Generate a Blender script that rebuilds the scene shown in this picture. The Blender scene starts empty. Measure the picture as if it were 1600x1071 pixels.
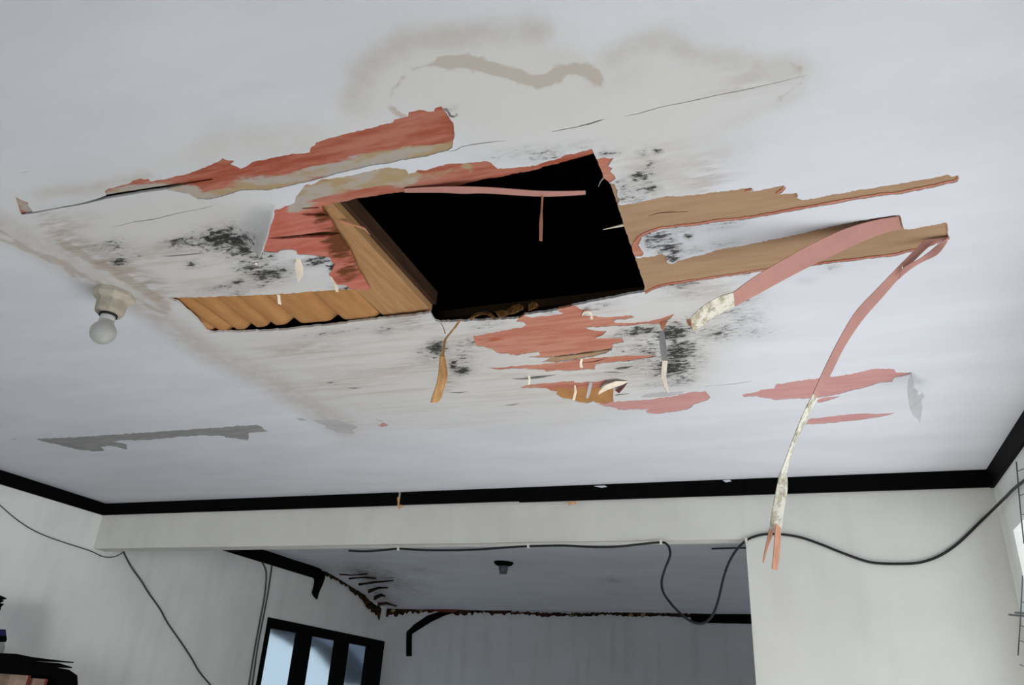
import bpy, bmesh, math, random
import numpy as np
from mathutils import Vector, Matrix
from mathutils.geometry import delaunay_2d_cdt

SC = bpy.context.scene
COL = SC.collection
rnd = random.Random(7)

# ------------------------------------------------------------------ camera
F = 1220.0
CX, CY = 800.0, 535.5
CZ = 1.6
MR = np.array([[0.94168827, 0.33205497, 0.05443071],
               [-0.09649799, 0.42146898, -0.90169398],
               [-0.32235282, 0.84386219, 0.42893503]])
cam_d = bpy.data.cameras.new('camera')
cam_d.sensor_fit = 'HORIZONTAL'
cam_d.sensor_width = 36.0
cam_d.lens = 36.0 * F / 1600.0
cam_d.clip_start = 0.02
cam = bpy.data.objects.new('camera', cam_d)
COL.objects.link(cam)
rx, dn, fw = MR
m3 = Matrix((rx, -dn, -fw)).transposed()
cam.matrix_world = Matrix.Translation((0, 0, CZ)) @ m3.to_4x4()
SC.camera = cam

SC.view_settings.view_transform = 'Standard'
SC.view_settings.look = 'None'
SC.view_settings.gamma = 1.0
SC.view_settings.use_curve_mapping = False
SC.view_settings.exposure = 0.11

# ------------------------------------------------------------------ daylight and added fill
W = bpy.data.worlds.new('sky')
SC.world = W
W.use_nodes = True
bg = W.node_tree.nodes['Background']
bg.inputs[0].default_value = (0.86, 0.93, 1.0, 1)
bg.inputs[1].default_value = 0.79


def area(name, loc, look, sx, sy, power, col):
    d = bpy.data.lights.new(name, 'AREA')
    d.shape = 'RECTANGLE'
    d.size, d.size_y = sx, sy
    d.energy = power
    d.color = col
    o = bpy.data.objects.new(name, d)
    COL.objects.link(o)
    o.location = loc
    o.rotation_euler = (Vector(look) - Vector(loc)).to_track_quat('-Z', 'Y').to_euler()
    return o


# daylight from the bright alley outside the large opening in the right wall
area('side_daylight', (1.7, 2.1, 1.5), (-1.5, 2.3, 1.55), 2.2, 1.4, 21, (0.96, 0.98, 1.0))
# added fill lamp behind the camera, spread narrowed to brighten the left wall
fd = area('left_wall_fill', (0.1, -3.3, 1.4), (-3.9, 3.4, 1.1), 1.0, 1.4, 9, (0.98, 0.99, 1.0))
fd.data.spread = math.radians(46)
# low sun through the side opening; it lands on the floor below the frame and is thrown up at the ceiling
sd = bpy.data.lights.new('sun', 'SUN')
sd.energy = 25.5
sd.angle = 0.01
sd.color = (1.0, 0.985, 0.96)
so = bpy.data.objects.new('sun', sd)
COL.objects.link(so)
so.location = (4, 0, 5)
so.rotation_euler = Vector((-1.02, -0.08, -1.0)).to_track_quat('-Z', 'Y').to_euler()

# ------------------------------------------------------------------ geometry of the place (metres)
H = 2.6           # ceiling
LW, RW, BK = -3.89, 0.755, 3.545    # left wall, right wall, back wall/beam face
BT = 0.09         # beam / back wall thickness
FY = 7.2          # far wall of the back room
RY = -3.0         # front (street) side
Z0 = 0.0
BEAMZ = CZ + 0.737
TRZ = CZ + 0.932
BH = CZ + 1.03    # back room ceiling


def ray(x, y):
    return MR.T @ np.array([(x - CX) / F, (y - CY) / F, 1.0])


def hit(x, y, ax, v):
    """point of the photograph's ray that lies in the plane coordinate[ax] = v"""
    d = ray(x, y)
    o = np.array([0, 0, CZ])
    return Vector(o + d * ((v - o[ax]) / d[ax]))


def proj(p):
    q = (np.asarray(p) - np.array([0, 0, CZ])) @ MR.T
    return np.stack([CX + F * q[..., 0] / q[..., 2], CY + F * q[..., 1] / q[..., 2]], -1)


def sag(x, y):
    return (0.022 * np.exp(-(((x + 1.33) / 0.33) ** 2 + ((y - 1.34) / 0.24) ** 2))
            + 0.010 * np.exp(-(((x + 0.75) / 0.55) ** 2 + ((y - 2.0) / 0.30) ** 2)))


def P(x, y, dz=0.0):
    """point on the (slightly sagging) ceiling seen at pixel x, y"""
    z = H
    for _ in range(6):
        p = hit(x, y, 2, z + dz)
        z = H - float(sag(p.x, p.y))
    return p


# ------------------------------------------------------------------ object helpers
def tag(o, label=None, cat=None, group=None, kind=None):
    if label: o['label'] = label
    if cat: o['category'] = cat
    if group: o['group'] = group
    if kind: o['kind'] = kind
    return o


def empty(name, loc, label, cat, group=None):
    o = bpy.data.objects.new(name, None)
    COL.objects.link(o)
    o.location = loc
    o.empty_display_size = 0.05
    return tag(o, label, cat, group)


def mesh(name, verts, faces, mat, parent=None, smooth=False):
    me = bpy.data.meshes.new(name)
    me.from_pydata([tuple(v) for v in verts], [], faces)
    me.validate()
    me.update()
    o = bpy.data.objects.new(name, me)
    COL.objects.link(o)
    if mat: me.materials.append(mat)
    if parent:
        o.parent = parent
        if parent.type == 'EMPTY':
            o.matrix_parent_inverse = Matrix.Translation(parent.location).inverted()
    if smooth:
        for p in me.polygons: p.use_smooth = True
    return o


class MB:
    def __init__(s): s.v = []; s.f = []

    def add(s, vs, fs):
        n = len(s.v)
        s.v += [Vector(v) for v in vs]
        s.f += [tuple(i + n for i in f) for f in fs]
        return s

    def box(s, a, b):
        x0, y0, z0 = a; x1, y1, z1 = b
        return s.add([(x0, y0, z0), (x1, y0, z0), (x1, y1, z0), (x0, y1, z0), (x0, y0, z1), (x1, y0, z1), (x1, y1, z1), (x0, y1, z1)],
                     [(3, 2, 1, 0), (4, 5, 6, 7), (0, 1, 5, 4), (1, 2, 6, 5), (2, 3, 7, 6), (3, 0, 4, 7)])

    def tube(s, pts, r, n=8):
        pts = [Vector(p) for p in pts]
        rs = r if isinstance(r, (list, tuple)) else [r] * len(pts)
        vs, fs = [], []
        up = Vector((0.13, 0.27, 0.95))
        for i, p in enumerate(pts):
            t = (pts[min(i + 1, len(pts) - 1)] - pts[max(i - 1, 0)]).normalized()
            a = t.cross(up)
            if a.length < 1e-3: a = t.cross(Vector((1, 0, 0)))
            a.normalize(); b = t.cross(a)
            for k in range(n):
                th = 2 * math.pi * k / n
                vs.append(p + (a * math.cos(th) + b * math.sin(th)) * rs[i])
        m = len(pts)
        for i in range(m - 1):
            for k in range(n):
                k2 = (k + 1) % n
                fs.append((i * n + k, i * n + k2, (i + 1) * n + k2, (i + 1) * n + k))
        fs.append(tuple(range(n))[::-1]); fs.append(tuple((m - 1) * n + k for k in range(n)))
        return s.add(vs, fs)

    def lathe(s, prof, c, n=24, axis=None):
        vs, fs = [], []
        for r, z in prof:
            for k in range(n):
                th = 2 * math.pi * k / n
                vs.append((c[0] + r * math.cos(th), c[1] + r * math.sin(th), c[2] + z))
        for i in range(len(prof) - 1):
            for k in range(n):
                k2 = (k + 1) % n
                fs.append((i * n + k, i * n + k2, (i + 1) * n + k2, (i + 1) * n + k))
        fs.append(tuple(range(n))[::-1]); fs.append(tuple((len(prof) - 1) * n + k for k in range(n)))
        return s.add(vs, fs)

    def prism(s, poly, off):
        n = len(poly); off = Vector(off)
        vs = [Vector(p) for p in poly] + [Vector(p) + off for p in poly]
        fs = [tuple(range(n)), tuple(range(2 * n - 1, n - 1, -1))]
        for i in range(n):
            j = (i + 1) % n
            fs.append((j, i, n + i, n + j))
        return s.add(vs, fs)

    def ribbon(s, L, R, th=0.0015):
        n = len(L)
        vs = []
        for i in range(n):
            a, b = Vector(L[i]), Vector(R[i])
            t = Vector(L[min(i + 1, n - 1)]) - Vector(L[max(i - 1, 0)])
            nn = (b - a).cross(t)
            nn = nn.normalized() * th * 0.5 if nn.length > 1e-9 else Vector((0, th * 0.5, 0))
            vs += [a + nn, b + nn, b - nn, a - nn]
        fs = []
        for i in range(n - 1):
            o, q = 4 * i, 4 * i + 4
            for k in range(4):
                k2 = (k + 1) % 4
                fs.append((o + k, o + k2, q + k2, q + k))
        fs.append((3, 2, 1, 0)); e = 4 * (n - 1); fs.append((e, e + 1, e + 2, e + 3))
        return s.add(vs, fs)

    def build(s, name, mat, parent=None, smooth=False, fix=True):
        o = mesh(name, s.v, s.f, mat, parent, smooth)
        if fix:
            bm = bmesh.new(); bm.from_mesh(o.data)
            bmesh.ops.recalc_face_normals(bm, faces=bm.faces)
            bm.to_mesh(o.data); bm.free()
        return o


def resample(pts, n):
    pts = np.array([tuple(p) for p in pts], float)
    d = np.r_[0, np.cumsum(np.linalg.norm(np.diff(pts, axis=0), axis=1))]
    t = np.linspace(0, d[-1], n)
    return np.stack([np.interp(t, d, pts[:, k]) for k in range(pts.shape[1])], 1)


def catmull(pts, n=6):
    pts = [np.array(tuple(p), float) for p in pts]
    out = []
    for i in range(len(pts) - 1):
        p0 = pts[max(i - 1, 0)]; p1 = pts[i]; p2 = pts[i + 1]; p3 = pts[min(i + 2, len(pts) - 1)]
        for k in range(n):
            t = k / n
            out.append(0.5 * ((2 * p1) + (-p0 + p2) * t + (2 * p0 - 5 * p1 + 4 * p2 - p3) * t * t + (-p0 + 3 * p1 - 3 * p2 + p3) * t ** 3))
    out.append(pts[-1])
    return [Vector(p) for p in out]


# ------------------------------------------------------------------ materials
def lin(r, g, b):
    f = lambda c: (c / 255 / 12.92) if c / 255 <= 0.04045 else ((c / 255 + 0.055) / 1.055) ** 2.4
    return (f(r), f(g), f(b), 1)


class NT:
    def __init__(s, name, rough=0.6, spec=0.3):
        s.m = bpy.data.materials.new(name); s.m.use_nodes = True
        s.t = s.m.node_tree
        s.b = s.t.nodes['Principled BSDF']
        s.b.inputs['Roughness'].default_value = rough
        s.b.inputs['Specular IOR Level'].default_value = spec

    def n(s, t, **kw):
        nd = s.t.nodes.new(t)
        for k, v in kw.items(): setattr(nd, k, v)
        return nd

    def put(s, sock, v):
        if isinstance(v, bpy.types.NodeSocket): s.t.links.new(v, sock)
        else: sock.default_value = v

    def coord(s, scale=(1, 1, 1), obj=True):
        c = s.n('ShaderNodeNewGeometry')
        m = s.n('ShaderNodeMapping')
        s.t.links.new(c.outputs['Position'], m.inputs[0])
        m.inputs['Scale'].default_value = scale
        return m.outputs[0]

    def noise(s, scale=(1, 1, 1), sc=5, det=4, rough=0.55, dist=0.0):
        nd = s.n('ShaderNodeTexNoise')
        s.put(nd.inputs['Vector'], s.coord(scale))
        nd.inputs['Scale'].default_value = sc
        nd.inputs['Detail'].default_value = det
        nd.inputs['Roughness'].default_value = rough
        nd.inputs['Distortion'].default_value = dist
        return nd.outputs['Fac']

    def attr(s, name):
        a = s.n('ShaderNodeAttribute'); a.attribute_name = name
        return a.outputs['Fac']

    def math(s, op, a, b=0.0, clamp=False):
        nd = s.n('ShaderNodeMath', operation=op, use_clamp=clamp)
        s.put(nd.inputs[0], a); s.put(nd.inputs[1], b)
        return nd.outputs[0]

    def ramp(s, fac, lo, hi, a=0.0, b=1.0, smooth=True):
        nd = s.n('ShaderNodeMapRange')
        if smooth: nd.interpolation_type = 'SMOOTHSTEP'
        s.put(nd.inputs['Value'], fac)
        nd.inputs['From Min'].default_value = lo; nd.inputs['From Max'].default_value = hi
        nd.inputs['To Min'].default_value = a; nd.inputs['To Max'].default_value = b
        return nd.outputs['Result']

    def mix(s, fac, a, b, mode='MIX'):
        nd = s.n('ShaderNodeMix', data_type='RGBA', blend_type=mode)
        s.put(nd.inputs[0], fac); s.put(nd.inputs[6], a); s.put(nd.inputs[7], b)
        return nd.outputs[2]

    def col(s, c): s.put(s.b.inputs['Base Color'], c); return s

    def bump(s, h, strength=0.3, dist=0.002):
        nd = s.n('ShaderNodeBump')
        nd.inputs['Strength'].default_value = strength
        nd.inputs['Distance'].default_value = dist
        s.put(nd.inputs['Height'], h)
        s.t.links.new(nd.outputs[0], s.b.inputs['Normal'])


def flat(name, rgb, rough=0.6, var=0.12, scale=(1, 1, 1), sc=8, spec=0.3):
    k = NT(name, rough, spec)
    c = lin(*rgb)
    lo = tuple(x * (1 - var) for x in c[:3]) + (1,)
    hi = tuple(min(1, x * (1 + var)) for x in c[:3]) + (1,)
    k.col(k.mix(k.ramp(k.noise(scale, sc), 0.3, 0.7), lo, hi))
    return k.m


def ceiling_paint():
    k = NT('white_ceiling_paint', 0.55, 0.25)
    base = k.mix(k.ramp(k.noise((1, 3, 1), 2.2, 3), 0.3, 0.7), lin(211, 214, 221), lin(219, 222, 229))
    # water stain
    wob = k.noise((1, 1, 1), 22, 5, 0.6)
    fine = k.noise((0.6, 1.6, 1), 60, 4, 0.6)
    st = k.math('MULTIPLY', k.attr('stain'), k.ramp(wob, 0.3, 0.62, 0.55, 1.05), True)
    c = k.mix(st, base, lin(182, 177, 171))
    wm = k.attr('warm')
    c = k.mix(k.math('MULTIPLY', wm, 0.8), c, lin(210, 208, 204))
    rg = k.math('ADD', k.attr('ring'), k.math('MULTIPLY', k.math('SUBTRACT', wob, 0.5), 0.9))
    rg = k.math('MULTIPLY', k.ramp(rg, 0.22, 0.5), k.ramp(k.attr('ring'), 0.02, 0.2))
    c = k.mix(k.math('MULTIPLY', rg, 0.75), c, lin(182, 170, 160))
    br = k.math('MULTIPLY', k.attr('brown'), k.ramp(k.noise((0.5, 2.5, 1), 26, 5, 0.62), 0.35, 0.66), True)
    c = k.mix(br, c, lin(150, 132, 114))
    # streaks of dirt along the grain
    sk = k.math('MULTIPLY', k.attr('ripple'), k.ramp(k.noise((1.1, 16, 1), 2.6, 4, 0.6), 0.48, 0.68), True)
    c = k.mix(k.math('MULTIPLY', sk, 0.42), c, lin(178, 162, 146))
    # mould
    mo = k.attr('mould')
    f1 = k.noise((0.55, 1.25, 1), 75, 6, 0.72)
    s1 = k.math('ADD', mo, k.math('MULTIPLY', k.math('SUBTRACT', f1, 0.5), 3.0))
    s1 = k.math('MULTIPLY', k.ramp(s1, 0.42, 0.86), k.ramp(mo, 0.03, 0.25))
    halo = k.math('MULTIPLY', mo, k.ramp(fine, 0.3, 0.7, 0.2, 0.95))
    c = k.mix(halo, c, lin(88, 84, 76))
    c = k.mix(k.math('MULTIPLY', s1, 0.95), c, lin(30, 30, 28))
    k.col(c)
    rp = k.math('MULTIPLY', k.attr('ripple'), k.noise((0.5, 9, 1), 3.0, 2, 0.4))
    k.bump(k.math('ADD', k.math('MULTIPLY', rp, 2.0), k.math('MULTIPLY', k.noise((1, 1.5, 1), 5, 2), 0.6)), 0.35, 0.006)
    return k.m


def veneer(name, c1, c2, res=(176, 167, 158), tan=(172, 150, 116), dark=None):
    """stained red or salmon wood layer with pale residue where paint still clings"""
    k = NT(name, 0.65, 0.2)
    g = k.noise((1.0, 7, 1), 6, 6, 0.62)
    c = k.mix(k.ramp(g, 0.34, 0.64), lin(*c1), lin(*c2))
    rs = k.math('ADD', k.attr('residue'), k.math('MULTIPLY', k.math('SUBTRACT', k.noise((0.8, 3, 1), 9, 6, 0.65), 0.5), 2.4))
    rs = k.ramp(rs, 0.4, 0.72)
    rc = k.mix(k.ramp(k.noise((1, 2.4, 1), 11, 4), 0.42, 0.62), lin(*res), lin(*tan))
    c = k.mix(k.math('MULTIPLY', rs, k.ramp(k.attr('residue'), 0.01, 0.2)), c, rc)
    bs = k.math('ADD', k.attr('red_brown'), k.math('MULTIPLY', k.math('SUBTRACT', k.noise((1, 3, 1), 20, 5), 0.5), 1.2))
    c = k.mix(k.math('MULTIPLY', k.ramp(bs, 0.4, 0.8), k.ramp(k.attr('red_brown'), 0.01, 0.1)), c, lin(*(dark or (96, 52, 26))))
    k.col(c)
    k.bump(k.noise((1, 14, 1), 12, 3), 0.25, 0.002)
    return k.m


def wood(name, c1, c2, scale=(1.2, 14, 14), sc=6, rough=0.7, streak=0.35):
    k = NT(name, rough, 0.2)
    g = k.noise(scale, sc, 6, 0.62)
    fine = k.noise(tuple(x * 2.5 for x in scale), sc * 3, 3)
    c = k.mix(k.ramp(g, 0.32, 0.68), lin(*c1), lin(*c2))
    c = k.mix(k.math('MULTIPLY', k.ramp(fine, 0.55, 0.75), streak), c, tuple(x * 0.55 for x in lin(*c1)[:3]) + (1,))
    k.col(c)
    k.bump(g, 0.3, 0.002)
    return k.m


def wallpaint(name, rgb, streak=0.2, dirt=(128, 122, 110)):
    k = NT(name, 0.7, 0.2)
    c = lin(*rgb)
    b = k.mix(k.ramp(k.noise((1, 1, 1), 3.0, 4), 0.3, 0.7), tuple(x * 0.95 for x in c[:3]) + (1,), tuple(min(1, x * 1.04) for x in c[:3]) + (1,))
    s = k.ramp(k.noise((5, 5, 0.5), 2.2, 4, 0.5), 0.45, 0.8)
    k.col(k.mix(k.math('MULTIPLY', s, streak), b, lin(*dirt)))
    k.bump(k.noise((1, 1, 1), 60, 3), 0.08, 0.002)
    return k.m


M_CEIL = ceiling_paint()
M_RED = veneer('red_stained_veneer', (158, 80, 58), (180, 116, 98))
M_PINKC = veneer('salmon_veneer_by_joist', (182, 96, 78), (196, 122, 106), dark=(104, 58, 28))
M_PINK = veneer('salmon_veneer', (182, 114, 94), (196, 138, 118), dark=(170, 84, 52))
M_MAUVE = veneer('dusty_pink_veneer', (192, 140, 138), (200, 150, 147))
M_BROWN = wood('bare_brown_plywood', (164, 132, 102), (174, 144, 114), (1.2, 9, 9), 5, .7, .12)
M_CORR = wood('damp_orange_plywood', (172, 122, 74), (184, 136, 88), (6, 1.5, 1), 5, .7, .15)
M_JOIST = wood('raw_timber', (164, 122, 80), (180, 140, 100), (12, 1.2, 12), 5, .7, .2)
M_DKJOIST = wood('darkened_side_timber', (52, 36, 24), (74, 50, 32), (14, 1.2, 14), 5)
M_GREY = flat('grey_undercoat', (146, 146, 146), 0.7, 0.12, (1, 5, 1), 14)
M_LGREY = flat('pale_grey_undercoat', (182, 182, 185), 0.7, 0.08, (1, 5, 1), 14)
M_PINKS = flat('salmon_strip_face', (186, 134, 124), 0.55, 0.06, (2, 2, 2), 8)
M_TIP = flat('raw_orange_split_wood', (206, 146, 116), 0.6, 0.12, (8, 8, 2), 10)
M_CREAM = flat('torn_cream_fibre', (242, 230, 210), 0.7, 0.08, (6, 6, 2), 10)
M_SPLINT = wood('splintered_tan_wood', (190, 140, 88), (222, 178, 126), (16, 16, 2), 5)
M_WALL = wallpaint('off_white_wall_paint', (226, 228, 224), 0.10)
M_BEAM = wallpaint('beam_wall_paint', (208, 208, 202), 0.08)
M_BWALL = wallpaint('damp_wall_paint', (198, 200, 202), 0.25, (150, 150, 146))
M_BLACK = flat('black_trim_paint', (5, 5, 6), 0.6, 0.2, spec=0.04)
M_CABLE = flat('black_cable_sheath', (18, 20, 22), 0.4, 0.1)
M_GCABLE = flat('grey_green_cable_sheath', (72, 76, 72), 0.5, 0.1)
M_FLOOR = flat('pale_cement_floor', (174, 173, 172), 0.8, 0.1, (1, 1, 1), 3)
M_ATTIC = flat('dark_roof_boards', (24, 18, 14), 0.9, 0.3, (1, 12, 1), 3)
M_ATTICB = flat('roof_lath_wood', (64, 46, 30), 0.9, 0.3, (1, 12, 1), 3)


def painted_veneer():
    k = NT('mouldy_white_paint_on_veneer', 0.6, 0.2)
    a = k.noise((1, 1, 1), 38, 5, 0.7)
    c = k.mix(k.ramp(a, 0.42, 0.62), lin(228, 224, 210), lin(172, 162, 138))
    c = k.mix(k.ramp(k.noise((1, 1, 1), 24, 6, 0.75), 0.55, 0.72), c, lin(98, 96, 76))
    k.col(c)
    return k.m


def rot():
    k = NT('rotten_board_edge', 0.9, 0.1)
    a = k.noise((1, 1, 1), 16, 5, 0.7)
    c = k.mix(k.ramp(a, 0.4, 0.6), lin(18, 12, 9), lin(62, 40, 26))
    c = k.mix(k.ramp(k.noise((1, 1, 1), 9, 4, 0.6), 0.60, 0.70), c, lin(142, 126, 98))
    k.col(c)
    return k.m


M_PV = painted_veneer()
M_ROT = rot()

# ------------------------------------------------------------------ damaged ceiling: outlines traced on the ceiling plane
HOLE = [(500, 324), (525, 318.5), (545, 315), (560, 311), (580, 308), (600, 305), (634, 301), (680, 296), (717, 291), (738, 286), (758, 281), (780, 278), (800, 273), (822, 270), (840, 266), (848, 262), (868, 258), (900, 249), (928, 241),
        (932, 250), (938, 264), (944, 280), (953, 288), (960, 308), (965, 324), (974, 352), (982, 375), (988, 392), (995, 412), (1002, 434), (1008, 452), (1006, 456.5),
        (985, 460), (960, 466), (930, 471), (902, 477), (862, 487), (838, 490), (820, 492), (812, 498), (776, 500), (736, 502), (688, 504), (680, 502), (672, 489), (665, 491), (640, 494), (600, 498), (560, 502.5),
        (524, 508), (480, 512), (440, 516.5), (380, 519), (330, 520), (322, 517), (310, 502), (300, 492), (288, 482), (280, 474), (262, 466), (300, 465), (360, 463), (420, 461), (470, 457.5), (500, 455), (528, 453), (560, 453), (578, 455),
        (571, 442), (560, 424), (548, 396), (540, 384), (528, 366), (512, 340)]
A_RED = [(163, 300), (170, 295), (186, 291), (202, 287), (208, 282), (220, 279), (225, 281), (232, 279.5), (235, 284), (260, 280), (296, 271), (320, 262), (326, 259), (338, 254), (348, 247.5), (358, 251), (366, 252), (360, 257), (371, 261), (376, 264), (388, 258), (395, 253), (409, 250.5), (420, 248), (436, 245), (446, 242.5), (460, 240.5), (472, 240), (484, 238), (486, 230), (492, 227), (494, 222.5), (506, 219), (520, 215), (550, 207), (576, 201), (600, 194.5), (614, 191), (616, 187), (630, 184), (638, 182), (638, 176), (648, 174), (658, 172), (668, 174.5), (678, 174), (680, 169), (690, 166.5), (694, 173), (699, 179), (702, 184), (708, 192), (710, 212), (708, 224), (707, 231), (700, 236),
         (680, 241), (664, 245.5), (645, 248), (625, 251), (606, 256), (580, 259), (552, 266), (535, 270), (520, 274), (498, 280), (476, 285.5), (448, 292), (416, 298), (396, 297), (376, 298.5), (360, 303), (346, 308), (322, 312.5), (308, 311.5), (300, 307), (296, 304), (280, 300.5), (266, 298), (252, 296), (218, 301), (190, 306), (167, 309)]
TRI = [(23, 307), (34, 313), (44, 317), (44, 322), (51, 330), (49, 333), (33, 336), (28, 322)]
B_RED = [(462, 308), (470, 298), (478, 289), (486, 289), (502, 281), (520, 279), (548, 275), (570, 269), (602, 262), (618, 263), (634, 265), (638, 272), (648, 270), (652, 266), (668, 266), (682, 261), (696, 257), (712, 256), (730, 254.5), (745, 253), (760, 252), (768, 255), (778, 264), (800, 263), (820, 261), (840, 258), (850, 254), (860, 251), (876, 247), (884, 242), (900, 240), (912, 236), (925, 233), (928, 240), (935, 262),
         (850, 275), (760, 292), (700, 300), (600, 315), (525, 335), (500, 335), (480, 322), (460, 318)]
C_PINK = [(460, 317.5), (446, 322), (437, 327), (427, 329), (429, 336), (423, 352), (418, 370), (411, 394), (422, 395), (434, 395), (438, 392), (444, 391), (456, 391), (463, 393), (464, 398), (482, 399), (500, 401), (516, 404), (518, 411), (523, 414), (518, 424), (513, 428), (516, 434), (518, 440), (524, 443), (527, 446), (540, 447), (548, 453), (560, 460), (610, 470), (590, 440), (560, 400), (530, 345), (515, 318), (480, 316)]
D_BROWN = [(955, 318), (970, 321), (995, 317), (1016, 313), (1040, 307), (1060, 307), (1092, 304), (1110, 301), (1130, 299), (1155, 296), (1172, 293.5), (1177, 295), (1164, 300), (1180, 299), (1200, 295), (1227, 290), (1222, 297), (1212, 304), (1230, 303), (1246, 302), (1243, 308), (1254, 313), (1280, 309), (1300, 304), (1320, 302), (1340, 297), (1366, 294), (1395, 289), (1420, 285), (1455, 279), (1482, 273), (1486, 276), (1498, 274.5), (1494, 282), (1468, 288), (1440, 294), (1420, 298), (1400, 302), (1380, 303), (1360, 306.5), (1320, 313), (1292, 318), (1265, 323), (1240, 327), (1210, 333), (1180, 338), (1156, 342), (1120, 344.5), (1092, 350), (1066, 352), (1045, 355), (1032, 356), (1016, 361), (1003, 367), (994, 374), (992, 380), (1000, 386), (990, 396), (986, 400), (1004, 440), (960, 400)]
E_BROWN = [(985, 399), (996, 404), (1008, 402), (1022, 401), (1034, 397), (1040, 400), (1041, 410), (1048, 413), (1056, 410), (1064, 407), (1080, 402), (1096, 399), (1114, 393), (1130, 389), (1156, 385), (1180, 380), (1210, 374), (1240, 368), (1270, 361), (1300, 354), (1325, 349), (1340, 346), (1365, 342), (1386, 338.5), (1406, 336), (1408, 346), (1412, 358.5), (1420, 359), (1440, 355), (1460, 352), (1479, 348), (1481, 371), (1440, 389), (1426, 391), (1400, 398), (1370, 401), (1340, 405), (1305, 409), (1274, 413), (1255, 415), (1220, 418), (1194, 422), (1160, 427), (1120, 433), (1080, 439), (1045, 444), (1034, 446.5), (1018, 452), (1008, 458), (995, 440)]
EDGE_PINK = [(925, 247), (934, 249), (944, 246), (952, 248), (959, 247), (954, 254), (950, 260), (957, 263), (953, 268), (960, 274), (962, 279), (956, 284), (951, 287), (935, 285)]
EDGE_TAN = [(946, 287), (960, 288), (962, 293), (965, 298), (964, 304), (968, 314), (965, 320), (955, 315)]
EDGE_PINK2 = [(997, 386), (1003, 373), (1000, 369), (990, 380), (985, 400), (990, 402), (1002, 401), (1006, 397), (1003, 391)]
G_PINK = [(806, 503), (822, 487), (846, 486), (862, 488), (872, 481), (900, 478), (906, 483), (922, 485), (938, 483), (925, 485), (913, 487), (909, 493), (926, 494), (944, 496), (965, 495), (986, 493), (991, 496), (980, 499), (963, 500), (958, 503), (962, 504.5), (988, 505), (1016, 502), (1036, 497), (1054, 490.5), (1047, 499), (1032, 506.5), (1000, 507), (980, 510), (960, 510), (938, 511), (914, 512.5), (930, 517), (948, 517.5), (944, 522), (940, 525), (930, 529), (950, 529), (972, 529.5), (975, 535), (965, 537), (956, 539), (958, 542), (954, 547), (930, 549), (905, 553), (880, 556), (860, 559), (840, 559.5), (824, 558.5), (836, 556.5), (844, 555), (841, 550), (824, 552), (806, 556), (790, 553), (776, 552), (768, 546), (757, 543), (744, 541), (741, 533), (738, 525), (750, 524), (764, 521), (788, 516.5), (800, 514), (814, 513), (822, 508), (817, 504)]
G_ISLE = [(818, 494), (828, 490), (840, 487), (860, 484), (870, 483), (874, 488), (880, 490), (868, 491.5), (856, 494), (844, 494), (832, 496.5)]
G_TAN = [(858, 560), (880, 556), (905, 554), (930, 550), (954, 547.5), (946, 553), (930, 557), (910, 561), (890, 564), (868, 567), (846, 566)]
G_PINK3 = [(758, 575), (778, 575), (796, 573), (820, 571), (840, 570), (860, 568), (885, 565), (910, 561), (935, 559), (960, 557), (995, 556), (1027, 555.5), (1012, 560), (985, 564), (960, 566.5), (940, 568), (931, 570), (929, 578), (908, 578), (886, 580), (872, 579), (854, 581.5), (846, 578), (830, 577.5), (816, 576.5), (795, 577), (780, 578)]
G_PINK4 = [(812, 606), (820, 603), (836, 601), (852, 599), (875, 597), (896, 595.5), (898, 598), (925, 597), (955, 593.5), (946, 598), (940, 604), (937, 609), (900, 612), (865, 612), (850, 607), (828, 607)]
G_TAN5 = [(869, 608), (900, 608.5), (958, 607), (958, 618), (959, 628), (956, 632), (945, 633), (932, 631), (926, 628), (917, 631), (908, 630), (893, 626), (878, 623), (868, 616), (871, 613)]
G_MAUVE = [(932, 632.5), (945, 632), (958, 628), (980, 627), (1000, 626), (1025, 623), (1050, 620), (1066, 616), (1080, 613), (1092, 613), (1102, 611.5), (1106, 616), (1110, 621), (1105, 626), (1094, 629.5), (1084, 632), (1080, 637), (1072, 641), (1050, 644), (1030, 647), (1012, 646.5), (1008, 642.5), (1014, 640), (990, 640.5), (966, 641), (962, 638), (948, 636)]
G_LG = [(1000, 621), (1008, 616), (1020, 613.5), (1040, 613), (1070, 612), (1062, 616), (1048, 619), (1025, 621)]
H_MAUVE = [(1159, 617), (1176, 614), (1192, 609), (1210, 607), (1212, 601), (1240, 596.5), (1276, 592), (1310, 588), (1340, 583), (1364, 577), (1380, 576.5), (1397, 577), (1400, 582), (1412, 583), (1424, 581.5), (1422, 585), (1408, 589), (1397, 591), (1394, 597), (1382, 598), (1370, 600), (1355, 605), (1340, 609), (1320, 614), (1300, 619), (1264, 623), (1240, 624), (1214, 626), (1200, 623), (1188, 622), (1182, 619.5), (1162, 621)]
H_BIT = [(1276, 626), (1284, 622.5), (1298, 620.5), (1312, 619.5), (1303, 624), (1288, 628), (1278, 630)]
H_MAUVE2 = [(1258, 664), (1264, 655), (1290, 652), (1320, 649), (1340, 647), (1360, 647), (1380, 646.5), (1398, 645.5), (1385, 650), (1370, 653), (1332, 658), (1310, 660), (1284, 663)]
J_GREY = [(57, 686), (90, 685), (128, 683), (165, 680), (200, 678), (260, 674), (320, 670), (360, 667), (400, 664), (409, 667), (412, 671), (420, 675), (400, 676), (388, 678), (389, 684), (387, 689), (370, 686), (352, 684.5), (349, 682), (328, 682), (320, 681), (285, 683), (250, 687), (220, 688.5), (196, 688.5), (176, 691), (188, 692), (198, 695), (199, 703), (185, 700), (172, 697.5), (158, 699), (164, 705), (146, 706.5), (120, 703), (104, 699), (88, 695), (80, 694), (68, 691)]
K1 = [(461, 653), (472, 654), (480, 657), (469, 658)]
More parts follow.
